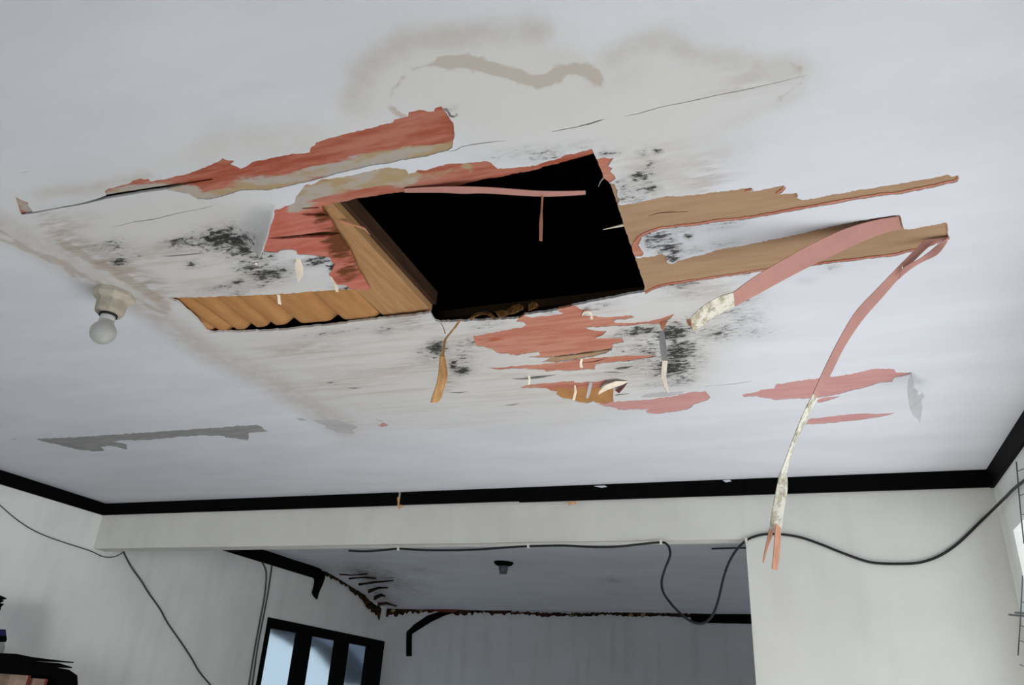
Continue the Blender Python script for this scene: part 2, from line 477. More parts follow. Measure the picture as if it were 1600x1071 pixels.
K2 = [(489, 657), (505, 656.5), (524, 656), (538, 660), (550, 664), (559, 667), (554, 669), (550, 672), (554, 678), (540, 678), (528, 676.5), (518, 672), (508, 669), (509, 664), (498, 661)]
K3 = [(588, 665), (594, 664), (598, 660), (604, 663), (607, 665), (602, 667), (596, 668)]
K3B = [(588, 655), (599, 657.5), (597, 660), (590, 658)]
SLITS = [
    [(30, 333.5), (52, 331.5), (80, 326.5), (128, 317.5), (148, 312), (166, 305.5), (200, 300), (252, 292), (296, 285.5), (330, 280.5), (333, 282), (300, 288), (262, 296), (218, 302), (190, 307), (166, 311), (148, 315.5), (128, 320), (80, 328), (50, 334.5), (33, 336)],
    [(417, 374), (440, 371), (470, 368.5), (505, 363), (535, 366), (505, 372), (460, 373.5), (440, 375)],
    [(468, 336), (484, 334.5), (508, 335.5), (512, 339), (480, 339)],
    [(470, 326.5), (496, 324.5), (500, 327), (474, 328)],
    [(796, 592), (816, 591), (840, 588), (872, 585.5), (840, 592), (816, 593.5)],
    [(958, 576), (972, 573.5), (990, 572), (978, 577), (964, 578)],
    [(930, 567), (956, 558.5), (930, 565), (900, 570)],
    [(854, 559.5), (900, 553.5), (955, 545.5), (957, 548), (910, 555.5), (870, 560)],
    [(788, 633.5), (800, 632), (812, 631), (800, 634)],
    [(508, 598), (524, 597), (516, 599.5)], [(541, 606), (566, 606), (552, 608)],
    [(940, 582), (960, 581), (975, 583.5), (958, 583)],
    [(700, 613.5), (735, 612), (716, 615)],
    [(958, 617), (986, 615), (962, 619)],
    [(250, 400.5), (275, 399), (300, 396.5), (322, 395.5), (300, 398.5), (270, 401)],
]
CRACKS = [
    ([(700, 237), (712, 235), (722, 229), (745, 225), (768, 222), (792, 220)], 1.3),
    ([(862, 206), (882, 202), (905, 198), (925, 192), (947, 186)], 1.2),
    ([(904, 197), (920, 194), (935, 189), (942, 187)], 2.4),
    ([(975, 182), (1000, 177), (1030, 168), (1070, 160), (1120, 149), (1170, 139), (1210, 130), (1255, 119)], 1.0),
    ([(172, 356), (190, 352), (208, 347), (240, 343), (280, 333), (320, 325), (345, 318)], 0.8),
    ([(1100, 604), (1140, 601), (1176, 596)], 0.8), ([(1206, 592), (1220, 591)], 0.8),
    ([(15, 687.5), (24, 686.5), (35, 688.5)], 2.0), ([(33, 271), (44, 268)], 2.0),
    ([(595, 710), (598, 716)], 1.2), ([(490, 657), (503, 663), (512, 665)], 1.2), ([(550, 672), (558, 667)], 1.6),
    ([(1566, 548), (1584, 549)], 1.0),
    ([(1012, 340), (1030, 335), (1052, 333.5), (1076, 333)], 1.6),
]


def thick_line(pts, w):
    pts = np.array(pts, float)
    n = len(pts)
    t = np.gradient(pts, axis=0)
    t /= np.linalg.norm(t, axis=1)[:, None]
    nn = np.stack([-t[:, 1], t[:, 0]], 1)
    ww = np.array([w * (0.25 if i in (0, n - 1) else 0.8 + 0.4 * rnd.random()) for i in range(n)])[:, None] * 0.5
    return [tuple(p) for p in pts + nn * ww] + [tuple(p) for p in (pts - nn * ww)[::-1]]


def shift(poly, dx, dy): return [(x + dx, y + dy) for x, y in poly]


def rough(poly, step=5.0, amp=0.7):
    """splintered outline: subdivide and jitter, mostly along the grain"""
    out = []
    n = len(poly)
    for i in range(n):
        a = np.array(poly[i]); b = np.array(poly[(i + 1) % n])
        L = np.linalg.norm(b - a)
        k = max(1, int(L / step))
        d = (b - a) / max(L, 1e-6)
        nn = np.array([-d[1], d[0]])
        for j in range(k):
            p = a + (b - a) * j / k
            if j: p = p + nn * rnd.uniform(-amp, amp)
            out.append(tuple(p))
    return out


# (name, material, recess, outline, label) – later entries win
REG = [
    ('red_layer_patch', M_PINK, 0.0016, shift(D_BROWN, 1.5, 2.6), 'pink fringe under upper brown strip'),
    ('red_layer_patch', M_PINK, 0.0016, shift(E_BROWN, 1.0, 2.0), 'pink fringe under lower brown strip'),
    ('red_layer_patch', M_RED, 0.0022, A_RED, 'long red peeled band with grey residue'),
    ('red_layer_patch', M_RED, 0.0020, TRI, 'small torn brownish triangle'),
    ('red_layer_patch', M_RED, 0.0022, B_RED, 'red and tan band along the hole edge'),
    ('red_layer_patch', M_PINKC, 0.0022, C_PINK, 'salmon patch beside the joist'),
    ('bare_plywood_patch', M_BROWN, 0.0036, D_BROWN, 'upper bare brown strip beside the hole'),
    ('bare_plywood_patch', M_BROWN, 0.0036, E_BROWN, 'lower bare brown strip beside the hole'),
    ('red_layer_patch', M_PINK, 0.0018, EDGE_PINK, 'jagged pink edge of the hole'),
    ('bare_plywood_patch', M_BROWN, 0.0036, EDGE_TAN, 'bare brown edge of the hole'),
    ('red_layer_patch', M_PINK, 0.0018, EDGE_PINK2, 'small pink tear between brown strips'),
    ('red_layer_patch', M_PINK, 0.0020, G_PINK, 'large ragged salmon patch below the hole'),
    ('paint', None, 0.0, G_ISLE, None),
    ('bare_plywood_patch', M_BROWN, 0.0036, G_TAN, 'thin bare brown sliver'),
    ('red_layer_patch', M_PINK, 0.0020, G_PINK3, 'long thin salmon streak'),
    ('red_layer_patch', M_PINK, 0.0020, G_PINK4, 'short thin salmon streak'),
    ('bare_plywood_patch', M_CORR, 0.0036, G_TAN5, 'small bare tan patch'),
    ('red_layer_patch', M_MAUVE, 0.0020, G_MAUVE, 'dusty pink patch'),
    ('grey_undercoat_patch', M_LGREY, 0.0010, G_LG, 'pale grey bit of undercoat'),
    ('red_layer_patch', M_MAUVE, 0.0020, H_MAUVE, 'long dusty pink patch near right wall'),
    ('red_layer_patch', M_MAUVE, 0.0020, H_BIT, 'small dusty pink sliver'),
    ('red_layer_patch', M_MAUVE, 0.0020, H_MAUVE2, 'thin dusty pink streak near right wall'),
    ('grey_undercoat_patch', M_GREY, 0.0010, J_GREY, 'long grey patch where paint has flaked'),
    ('grey_undercoat_patch', M_LGREY, 0.0010, K1, 'tiny pale flaked spot'),
    ('grey_undercoat_patch', M_LGREY, 0.0008, K2, 'pale grey flaked patch'),
    ('red_layer_patch', M_MAUVE, 0.0020, K3, 'tiny red chip'),
    ('grey_undercoat_patch', M_LGREY, 0.0010, K3B, 'tiny pale chip'),
]
for s_ in SLITS: REG.append(('void', None, 0, s_, None))
for pts_, w_ in CRACKS: REG.append(('void', None, 0, thick_line(pts_, w_), None))
REG.append(('void', None, 0, HOLE, None))

# planar subdivision of the whole front ceiling
XE, XW = RW, LW
cv, ce_, used = [], [], set()


def addv(x, y):
    cv.append((x, y)); return len(cv) - 1


polys_w = []
for name, mat, rec, poly, lab in REG:
    big = len(poly) > 24
    pp = rough(poly, 4.0 if big else 5.0, 0.75) if name != 'void' or poly is HOLE else rough(poly, 8.0, 0.25)
    pw = [P(*q) for q in pp]
    pw = [(p.x, p.y) for p in pw]
    polys_w.append(np.array(pw))
    ids = [addv(*q) for q in pw]
    ce_ += [(ids[i], ids[(i + 1) % len(ids)]) for i in range(len(ids))]
GX0, GX1, GY0, GY1, ST = -2.05, 0.65, 0.62, 2.62, 0.0165
for x in np.arange(GX0, GX1, ST):
    for y in np.arange(GY0, GY1, ST):
        addv(x + rnd.uniform(-.2, .2) * ST, y + rnd.uniform(-.2, .2) * ST)
xs = np.linspace(LW, RW, 40); ys = np.linspace(RY, BK, 56)
for x in xs:
    for y in ys:
        if not (GX0 - .03 < x < GX1 + .03 and GY0 - .03 < y < GY1 + .03): addv(x, y)
res = delaunay_2d_cdt([Vector(v) for v in cv], ce_, [], 0, 1e-6)
V2 = np.array([(v.x, v.y) for v in res[0]])
T = np.array([f for f in res[2]])
# make all triangles face down
a, b, c = V2[T[:, 0]], V2[T[:, 1]], V2[T[:, 2]]
cr = (b[:, 0] - a[:, 0]) * (c[:, 1] - a[:, 1]) - (b[:, 1] - a[:, 1]) * (c[:, 0] - a[:, 0])
T[cr > 0] = T[cr > 0][:, ::-1]
cen = (a + b + c) / 3
cls = np.zeros(len(T), int)


def inpoly(q, poly):
    r = np.zeros(len(q), bool)
    x, y = q[:, 0], q[:, 1]
    n = len(poly)
    for i in range(n):
        x0, y0 = poly[i]; x1, y1 = poly[(i + 1) % n]
        if y0 == y1: continue
        cnd = ((y0 > y) != (y1 > y))
        if not cnd.any(): continue
        r ^= cnd & (x < (x1 - x0) * (y - y0) / (y1 - y0) + x0)
    return r


for i, pw in enumerate(polys_w):
    mn, mx = pw.min(0), pw.max(0)
    sel = np.where((cen >= mn).all(1) & (cen <= mx).all(1))[0]
    if len(sel):
        ins = inpoly(cen[sel], pw)
        cls[sel[ins]] = i + 1
for i, r_ in enumerate(REG):
    if r_[0] == 'paint': cls[cls == i + 1] = 0

VP = np.c_[V2, H - sag(V2[:, 0], V2[:, 1])]
PX = proj(VP)
PX[(VP[:, 1] < 0.35)] = -9999


# --- stains, described once on the ceiling plane
def polydist(q, pts):
    d = np.full(len(q), 1e9)
    pts = np.array(pts, float)
    for i in range(len(pts) - 1):
        a, b = pts[i], pts[i + 1]
        ab = b - a
        t = np.clip(((q - a) @ ab) / (ab @ ab), 0, 1)
        d = np.minimum(d, np.linalg.norm(q - (a + t[:, None] * ab), axis=1))
    return d


def band(pts, w, s=1.0): return s * np.clip(1.25 * (1 - polydist(PX, pts) / w), 0, 1)


def blob(x, y, rx_, ry_, s=1.0, ang=-8):
    c_, s_ = math.cos(math.radians(ang)), math.sin(math.radians(ang))
    dx, dy = PX[:, 0] - x, PX[:, 1] - y
    u = (dx * c_ + dy * s_) / rx_; v = (-dx * s_ + dy * c_) / ry_
    return s * np.exp(-(u * u + v * v) * 0.9)


def fill(poly, soft):
    ins = inpoly(PX, np.array(poly, float))
    d = polydist(PX, list(poly) + [poly[0]])
    return np.clip(0.5 + np.where(ins, d, -d) / soft * 0.5, 0, 1)


OUTER = [(540, 165), (548, 135), (572, 95), (610, 70), (650, 54), (700, 52), (760, 48), (830, 42), (870, 62), (920, 75), (955, 85), (1000, 60), (1040, 55), (1060, 75), (1110, 76), (1150, 85), (1190, 98), (1245, 100), (1262, 122), (1235, 150), (1150, 188), (1092, 225), (1085, 285), (1040, 310), (960, 300), (930, 240), (780, 240), (640, 190), (560, 215), (480, 235), (330, 250), (250, 270), (160, 300), (40, 320), (20, 300), (160, 285), (300, 225), (420, 200), (520, 195)]
PANEL = [(0, 340), (30, 340), (160, 315), (300, 290), (420, 315), (430, 400), (540, 450), (700, 500), (1000, 460), (1130, 430), (1140, 520), (1100, 600), (900, 650), (620, 655), (560, 660), (430, 590), (330, 535), (255, 470), (150, 420), (60, 385), (0, 365)]
stain = np.maximum.reduce([
    band([(556, 160), (568, 118), (600, 88), (640, 66), (700, 60), (770, 54), (840, 48)], 34, .9),
    band([(660, 62), (780, 62), (850, 50)], 26, .65),
    band([(955, 95), (1000, 72), (1040, 64), (1090, 92), (1150, 98), (1200, 110), (1245, 108)], 30, .75),
    band([(880, 95), (940, 140), (985, 120), (1000, 80)], 30, .5),
    band([(60, 302), (130, 297), (170, 288), (230, 276)], 13, .8),
    band([(320, 240), (350, 215), (430, 225), (480, 220)], 40, .35),
    band([(0, 352), (60, 385), (130, 425), (200, 462), (258, 500), (320, 545), (420, 590), (500, 640), (540, 665)], 30, .8),
    band([(1250, 125), (1240, 148), (1170, 180), (1090, 215)], 18, .35),
    fill(PANEL, 40) * .32, blob(1050, 270, 60, 50, .55), blob(1130, 235, 60, 30, .35), blob(880, 165, 30, 14, .45),
    blob(700, 180, 40, 20, .2), blob(1110, 470, 70, 25, .35), blob(860, 90, 30, 18, .4)])
ring = np.maximum.reduce([
    band([(636, 186), (614, 172), (610, 150), (618, 132), (640, 112), (662, 101), (690, 98), (715, 98), (736, 95)], 7, .5),
    band([(690, 98), (730, 93), (755, 103), (790, 113), (820, 122), (845, 126), (866, 122), (872, 112), (895, 108), (918, 110), (935, 125)], 15, .85),
    band([(1225, 98), (1248, 106), (1256, 122), (1244, 138), (1215, 152)], 7, .45),
    band([(0, 360), (40, 388), (90, 405), (140, 436), (200, 462), (260, 492)], 5, .6),
    band([(92, 376), (130, 398), (180, 425), (220, 450), (262, 480)], 14, .55),
    band([(0, 374), (45, 392), (100, 418), (130, 440)], 6, .5)])
warm = np.maximum(fill(OUTER, 50), fill(PANEL, 40))
brown = np.maximum.reduce([
    band([(75, 350), (110, 380), (150, 400), (200, 425), (250, 455)], 26, .65), blob(100, 350, 40, 14, .5),
    blob(1100, 280, 45, 35, .45), blob(1010, 250, 60, 25, .3), blob(640, 575, 70, 12, .35), blob(700, 597, 16, 9, .8), blob(1160, 130, 60, 25, .25),
    blob(640, 505, 40, 12, .9), blob(350, 445, 90, 12, .3), blob(240, 395, 60, 14, .35), blob(980, 580, 50, 12, .5), blob(560, 590, 100, 14, .35), blob(470, 545, 60, 12, .5), blob(1100, 455, 60, 14, .4)])
ripple = fill([(320, 525), (640, 500), (960, 470), (1010, 600), (900, 640), (600, 655), (560, 660), (430, 590)], 50)
ripple = np.maximum(ripple, .8 * fill([(170, 395), (400, 385), (420, 460), (265, 464)], 30))
MOULD = [(345, 372, 48, 17, .95), (375, 388, 34, 12, .95), (400, 378, 16, 16, .6), (285, 378, 34, 9, .75), (395, 400, 30, 14, .6), (420, 428, 32, 11, .95), (392, 418, 26, 9, .8), (372, 441, 14, 4, .95), (345, 449, 30, 4, .7), (400, 445, 50, 9, .45), (187, 409, 13, 7, .95), (172, 385, 32, 10, .55), (302, 413, 12, 6, .7), (495, 408, 24, 8, .85), (523, 418, 8, 7, 1.3), (545, 450, 22, 5, .9), (200, 398, 30, 8, .35), (420, 400, 12, 8, .7), (370, 460, 20, 3, .6),
         (683, 545, 16, 13, 1.0), (672, 552, 22, 14, .5), (708, 572, 10, 9, .9), (722, 580, 18, 7, 1.0), (735, 535, 34, 10, .45), (720, 560, 40, 24, .35), (600, 517, 16, 6, .6), (520, 520, 50, 4, .5), (760, 508, 30, 8, .4), (700, 610, 5, 3, .5),
         (1000, 518, 38, 8, .85), (1050, 520, 34, 16, .9), (1060, 550, 32, 24, .85), (1050, 575, 38, 18, .9), (1020, 550, 60, 34, .5), (1062, 595, 30, 10, .6), (1030, 600, 30, 6, .4), (965, 530, 24, 10, .4), (1120, 520, 46, 14, .55), (1165, 500, 36, 16, .45), (1130, 488, 60, 12, .4), (1150, 470, 40, 10, .5), (1180, 520, 30, 10, .35), (1090, 560, 20, 20, .4),
         (998, 275, 18, 6, 1.0), (1016, 294, 16, 9, .8), (1004, 281, 40, 14, .35), (985, 296, 30, 16, .45), (975, 310, 20, 8, .6), (1000, 315, 24, 10, .45), (1022, 256, 10, 4, .8), (1002, 268, 8, 4, .8), (948, 240, 18, 5, .7), (868, 241, 12, 6, .9), (845, 245, 30, 10, .45), (820, 240, 80, 12, .28), (905, 228, 40, 8, .3), (968, 288, 12, 5, .7), (1028, 236, 6, 3, .7), (1000, 242, 5, 2, .8), (979, 222, 4, 2.5, .9), (1016, 233, 4, 2.5, .8),
         (1030, 372, 26, 14, .75), (1045, 388, 20, 8, 1.0), (1014, 378, 12, 14, .7), (1052, 403, 14, 8, .95), (1078, 370, 7, 5, .9), (1130, 352, 28, 7, .45), (1130, 382, 26, 8, .4), (1080, 392, 20, 6, .5), (1060, 360, 40, 10, .4), (1070, 445, 26, 5, .7), (1048, 447, 20, 5, .5), (1165, 428, 12, 5, .5), (940, 478, 26, 6, .45), (1075, 460, 40, 8, .3), (1300, 418, 12, 6, .4), (1260, 440, 14, 4, .3), (860, 489, 14, 3, .5)]
mould = np.zeros(len(VP))
for mb in MOULD: mould = np.maximum(mould, blob(*mb))
residue = np.maximum.reduce([
    band([(150, 312), (230, 300), (290, 302), (320, 310), (350, 303), (380, 292), (420, 290), (470, 278), (520, 268), (600, 250), (660, 240), (705, 230)], 19, 1.0),
    band([(20, 308), (50, 333)], 20, .9),
    band([(460, 312), (490, 298), (530, 288), (600, 275), (640, 272)], 26, 1.0), band([(640, 275), (760, 265)], 14, .4), band([(740, 272), (728, 258)], 7, .7),
    blob(1070, 400, 30, 10, .3)])
red_brown = np.maximum.reduce([blob(530, 380, 34, 30, 1.0, 50), blob(505, 340, 24, 14, .9), blob(545, 425, 20, 30, .8, 50), blob(560, 290, 40, 6, .3),
                          blob(770, 532, 26, 7, .7), blob(845, 541, 18, 4, .7), blob(930, 526, 18, 5, .7), blob(870, 535, 60, 10, .3), blob(945, 537, 30, 4, .5)])  # red-brown tone beside the joist and in spots on the salmon patches
ATTR = dict(stain=stain, ring=ring, warm=warm, brown=brown, ripple=ripple, mould=mould, residue=residue, red_brown=red_brown)


def region(name, tri, recess, mat, top, parent=None):
    """triangles of one layer, recessed above the paint face, with edges and an upper side"""
    u, inv = np.unique(tri, return_inverse=True)
    tri = inv.reshape(-1, 3)
    lo = VP[u].copy(); lo[:, 2] += recess
    hi = VP[u].copy(); hi[:, 2] = lo[:, 2] + top
    n = len(u)
    from collections import Counter
    ec = Counter()
    for t in tri:
        for k in range(3):
            ec[(t[k], t[(k + 1) % 3])] += 1
    fs = [tuple(t) for t in tri] + [tuple(int(i) + n for i in t[::-1]) for t in tri]
    for (i, j) in list(ec):
        if (j, i) not in ec: fs.append((j, i, i + n, j + n))
    fs = [tuple(int(i) for i in f) for f in fs]
    o = mesh(name, np.r_[lo, hi], fs, mat, parent)
    for an, av in ATTR.items():
        at = o.data.attributes.new(an, 'FLOAT', 'POINT')
        at.data.foreach_set('value', np.r_[av[u], av[u]].astype(np.float32))
    return o


ceiling = region('ceiling', T[cls == 0], 0.0, M_CEIL, 0.007)
tag(ceiling, 'white painted plywood ceiling with a torn hole, peeled layers, mould and water stains', 'ceiling', kind='structure')
for i, (name, mat, rec, poly, lab) in enumerate(REG):
    if name in ('void', 'paint'): continue
    sel = T[cls == i + 1]
    if len(sel) == 0: continue
    o = region(name, sel, rec, mat, 0.006, ceiling)
    if lab: o['label'] = lab

# paint sheet curling down beside the salmon patch (still part of the ceiling sheet)
rows = []
root_px = [(398, 303), (380, 312), (368, 326), (358, 344), (354, 362), (354, 380), (358, 396)]
flap_dz = [.001, -.012, -.026, -.046, -.064, -.076, -.082]
tip_px = [(430, 320), (428, 333), (425, 342), (421, 356), (417, 372), (411, 388), (405, 404)]
NV = 16
vs, fs = [], []
for (r0, t0, fz) in zip(root_px, tip_px, flap_dz):
    a_ = P(*r0, dz=0.0015)
    e_ = P(*t0, dz=fz)
    for k in range(NV):
        t = k / (NV - 1)
        p = a_.lerp(e_, t)
        zz = a_.z + (e_.z - a_.z) * t ** 2.4
        vs.append(Vector((p.x, p.y, zz)))
for i in range(len(root_px) - 1):
    for k in range(NV - 1):
        fs.append((i * NV + k, i * NV + k + 1, (i + 1) * NV + k + 1, (i + 1) * NV + k))
fl = mesh('curled_paint_flap', vs, fs, M_CEIL, ceiling, True)
at2 = fl.data.attributes.new('warm', 'FLOAT', 'POINT')
at2.data.foreach_set('value', np.full(len(vs), .8, np.float32))
fl['label'] = 'grey shaded flap of white paint curling down'
md = fl.modifiers.new('thick', 'SOLIDIFY'); md.thickness = 0.0015; md.offset = 1
at = fl.data.attributes.new('mould', 'FLOAT', 'POINT')
pq = proj(np.array([tuple(v) for v in vs]))
mv = [0.95 * math.exp(-(((q[0] - 366) / 36) ** 2 + ((q[1] - 378) / 20) ** 2)) for q in pq]
at.data.foreach_set('value', np.array(mv, np.float32))

# small dark curl by the end of the long red band, and white chips along the black trim
c_ = MB().ribbon([P(692, 171, -.001), P(699, 176, -.004), P(703, 183, -.012), P(709, 184, -.018), P(716, 180, -.014)],
                 [P(698, 170, -.001), P(702, 175, -.004), P(705, 180, -.012), P(710, 181, -.018), P(714, 177, -.014)], 0.001).build('curled_paint_flake', M_GREY, ceiling)
c_['label'] = 'small dark curled flake'

# ------------------------------------------------------------------ roof space above
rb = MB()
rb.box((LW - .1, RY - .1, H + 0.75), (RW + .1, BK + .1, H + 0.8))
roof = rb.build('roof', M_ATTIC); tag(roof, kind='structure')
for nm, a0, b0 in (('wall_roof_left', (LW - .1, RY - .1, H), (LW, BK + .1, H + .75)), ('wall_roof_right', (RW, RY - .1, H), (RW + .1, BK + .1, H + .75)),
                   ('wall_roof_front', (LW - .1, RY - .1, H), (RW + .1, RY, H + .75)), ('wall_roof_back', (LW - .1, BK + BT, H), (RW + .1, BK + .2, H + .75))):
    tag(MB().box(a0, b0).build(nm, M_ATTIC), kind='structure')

# timber joist along the left edge of the hole
JX0, JX1 = -1.062, -0.913
j = MB().box((JX0, 1.10, H + .010), (JX1, 1.742, H + .03)).build('timber_joist', M_JOIST)
tag(j, 'raw brown timber board crossing above the left edge of the ceiling hole', 'joist')
j2 = MB().box((JX1 - .05, 1.08, H + .031), (JX1 + .012, 1.742, H + .070)).build('timber_joist', M_DKJOIST)  # board's side face as its own box, darkness inside the hole put into colour
tag(j2, 'darkened side face of the raw brown board, built as a separate batten', 'joist')
# lath beyond the far edge of the hole
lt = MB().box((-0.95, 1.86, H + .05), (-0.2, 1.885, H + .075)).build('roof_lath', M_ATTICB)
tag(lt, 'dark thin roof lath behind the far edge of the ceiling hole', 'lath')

# buckled plywood sheet over the open slot
crest = [hit(x, y, 2, H).x for x, y in ((394, 517), (424, 513), (458, 509), (526, 503), (598, 498))]
crest = [-1.62, -1.56] + crest + [-1.0]
NXW, NYW = 150, 16
vs, fs = [], []
for ix in range(NXW):
    x = -1.68 + 0.61 * ix / (NXW - 1)
    h = 0.0
    for cx_, amp, wd in zip(crest, (.010, .010, .019, .015, .021, .018, .012, .006), (.012, .012, .013, .011, .017, .016, .016, .02)):
        h = max(h, amp * math.exp(-((x - cx_) / wd) ** 2))
    yb = 1.706 + max(0.0, (x + 1.42)) * 0.072
    ya = 1.42
    for iy in range(NYW):
        t = iy / (NYW - 1)
        vs.append((x + 0.012 * (1 - t), ya + (yb - ya) * t, H + 0.0085 + h * (0.55 + 0.45 * t)))
for ix in range(NXW - 1):
    for iy in range(NYW - 1):
        i0 = ix * NYW + iy
        fs.append((i0, i0 + 1, i0 + NYW + 1, i0 + NYW))
cs = mesh('buckled_plywood_sheet', vs, fs, M_CORR, None, True)
tag(cs, 'rippled orange-brown plywood sheet seen through the slot left of the hole', 'plywood sheet')
md = cs.modifiers.new('thick', 'SOLIDIFY'); md.thickness = 0.003; md.offset = 1

# crumpled shreds lying on the far lip of the hole
def lip(top, bot, yy, label, mat=M_SPLINT):
    o = MB().ribbon([hit(*q, 1, yy + (0.006 if k % 2 else 0)) for k, q in enumerate(top)], [hit(*q, 1, yy - (0.006 if k % 2 else 0)) for k, q in enumerate(bot)], .0015).build('wood_shred', mat)
    return tag(o, label, 'wood shred', 'crumpled shreds on the lip of the hole')


LIPM = wood('dim_shred_wood', (120, 80, 42), (170, 122, 70), (10, 10, 10), 6)
lip([(733, 497), (742, 490), (752, 488), (760, 487), (768, 490), (774, 496)], [(736, 501), (743, 494.5), (752, 492), (761, 491.5), (766, 496), (774, 500)], 1.765, 'crumpled brown wood shred on the hole lip, nearest the dangling splinter', LIPM)
lip([(774, 487), (782, 485), (790, 486), (797, 481), (804, 477), (812, 475), (818, 479)], [(780, 497), (784, 496), (794, 492), (798, 491), (804, 490), (812, 486), (817, 484)], 1.77, 'crumpled brown wood shred in the middle of the hole lip', LIPM)
lip([(826, 476), (832, 472), (838, 473), (841, 478)], [(825, 487), (832, 483), (836, 482), (840, 482)], 1.772, 'small dark wood shred on the hole lip, farthest from the dangling splinter', LIPM)


# ------------------------------------------------------------------ hanging strips
def strip(name, L, R, yl, yr, mat, parent=None, n=24, th=.0016, lift=0.002, smooth=True):
    Lp = resample(catmull([hit(*q, 1, yl) for q in L], 6), n)
    Rp = resample(catmull([hit(*q, 1, yr) for q in R], 6), n)
    for arr in (Lp, Rp): arr[:, 2] = np.minimum(arr[:, 2], H - lift - sag(arr[:, 0], arr[:, 1]))
    return MB().ribbon(Lp, Rp, th).build(name, mat, parent, False)


y1, y2 = P(1404, 337).y, P(1408, 357).y
r1 = empty('veneer_strip', P(1406, 346), 'wide salmon strip of veneer peeled down, its near end still white and mouldy', 'veneer strip')
strip('bare_face', [(1404, 337), (1360, 346), (1320, 358), (1280, 376), (1240, 397), (1180, 432), (1146, 457)],
      [(1408, 357), (1370, 368), (1320, 390), (1270, 414), (1235, 432), (1200, 451), (1148, 479)], y1, y2, M_PINKS, r1)
p_ = strip('painted_end', [(1146, 457), (1128, 462), (1110, 471), (1092, 484), (1075, 501)],
           [(1148, 479), (1134, 486), (1118, 494), (1104, 505), (1084, 517)], y1, y2, M_PV, r1, 14)
p_['label'] = 'white mouldy painted end'
p_ = MB().ribbon([hit(1073, 500, 1, y1), hit(1074, 505, 1, y1), hit(1077, 510, 1, y1)], [hit(1079, 499, 1, y1 - .003), hit(1080, 504, 1, y1 - .003), hit(1081, 509, 1, y1 - .003)], .004).build('split_tip', M_TIP, r1)
p_['label'] = 'raw orange split tip'

y3 = P(1462, 372).y
r2 = empty('veneer_strip', P(1478, 360), 'long thin salmon strip dangling past the black trim with a forked tip', 'veneer strip')
strip('upper_prong', [(1479, 350), (1466, 358), (1458, 366), (1440, 380), (1425, 395), (1408, 412)], [(1481, 363), (1470, 370), (1460, 378), (1442, 394), (1428, 408), (1412, 420)], y3, y3 + .010, M_PINKS, r2, 14)
strip('upper_prong', [(1481, 372), (1468, 380), (1455, 391), (1438, 404), (1422, 412), (1410, 420)], [(1480, 377), (1472, 390), (1462, 400), (1440, 410), (1424, 420), (1404, 436)], y3, y3 + .010, M_PINKS, r2, 14)
strip('bare_face', [(1409, 411), (1390, 431), (1368, 454), (1337, 487), (1309, 534), (1288, 576), (1270, 616)], [(1408, 433), (1398, 442), (1388, 454), (1347, 501), (1319, 543), (1298, 585), (1277, 623)], y3, y3 + .024, M_PINKS, r2, 26)
p_ = strip('painted_end', [(1270, 616), (1253, 651), (1235, 697), (1223, 730), (1218, 742), (1214, 760), (1207, 796), (1202, 829)],
           [(1277, 623), (1258, 660), (1239, 702), (1230, 739), (1230, 746), (1230, 768), (1225, 796), (1220, 834)], y3, y3 + .024, M_PV, r2, 40)
p_['label'] = 'white mouldy painted lower end'
for LL, RR in (([(1202, 827), (1199, 842), (1195, 860), (1192, 880)], [(1208, 828), (1206, 838), (1199, 858), (1193, 880)]),
               ([(1212, 818), (1210, 845), (1208, 870), (1206, 889)], [(1220, 826), (1219, 850), (1217, 872), (1214, 892)])):
    p_ = strip('forked_tip', LL, RR, y3 - .001, y3 + .012, M_TIP, r2, 10)
    p_['label'] = 'raw orange split tip'

# pink sliver lying across the hole
def onz(pts, dz): return [P(*q, dz=dz) for q in pts]


r3 = empty('veneer_strip', P(650, 297), 'thin pink strip of veneer stretching across the black hole', 'veneer strip')
L = catmull([P(632, 294.5, -.001), P(680, 292, -.004), P(720, 291.5, -.010), P(768, 293, -.014), P(848, 298.5, -.02), P(915, 298, -.02)], 5)
R = catmull([P(632, 301, -.001), P(690, 301, -.004), P(725, 302.5, -.010), P(760, 302, -.014), P(848, 307, -.02), P(915, 304, -.02)], 5)
MB().ribbon(L, R, .0015).build('bare_face', M_PINKS, r3)
yv = hit(847, 306, 2, H - .02).y
s_ = MB().ribbon([hit(846, 305, 1, yv), hit(845, 330, 1, yv), hit(842.5, 350, 1, yv), hit(842.5, 376, 1, yv)], [hit(849, 306, 1, yv), hit(847.5, 330, 1, yv), hit(848, 350, 1, yv), hit(847, 377, 1, yv)], .002).build('dangling_splinter', M_TIP, r3)
s_['label'] = 'orange splinter hanging from the strip'


def lean(q, y0, k=0.9):
    """point on the pixel's ray on a shred that hangs from the ceiling at y0 and leans inwards"""
    y = y0
    for _ in range(12):
        p = hit(*q, 1, y)
        y = y0 + k * max(0.0, H - p.z)
    return p


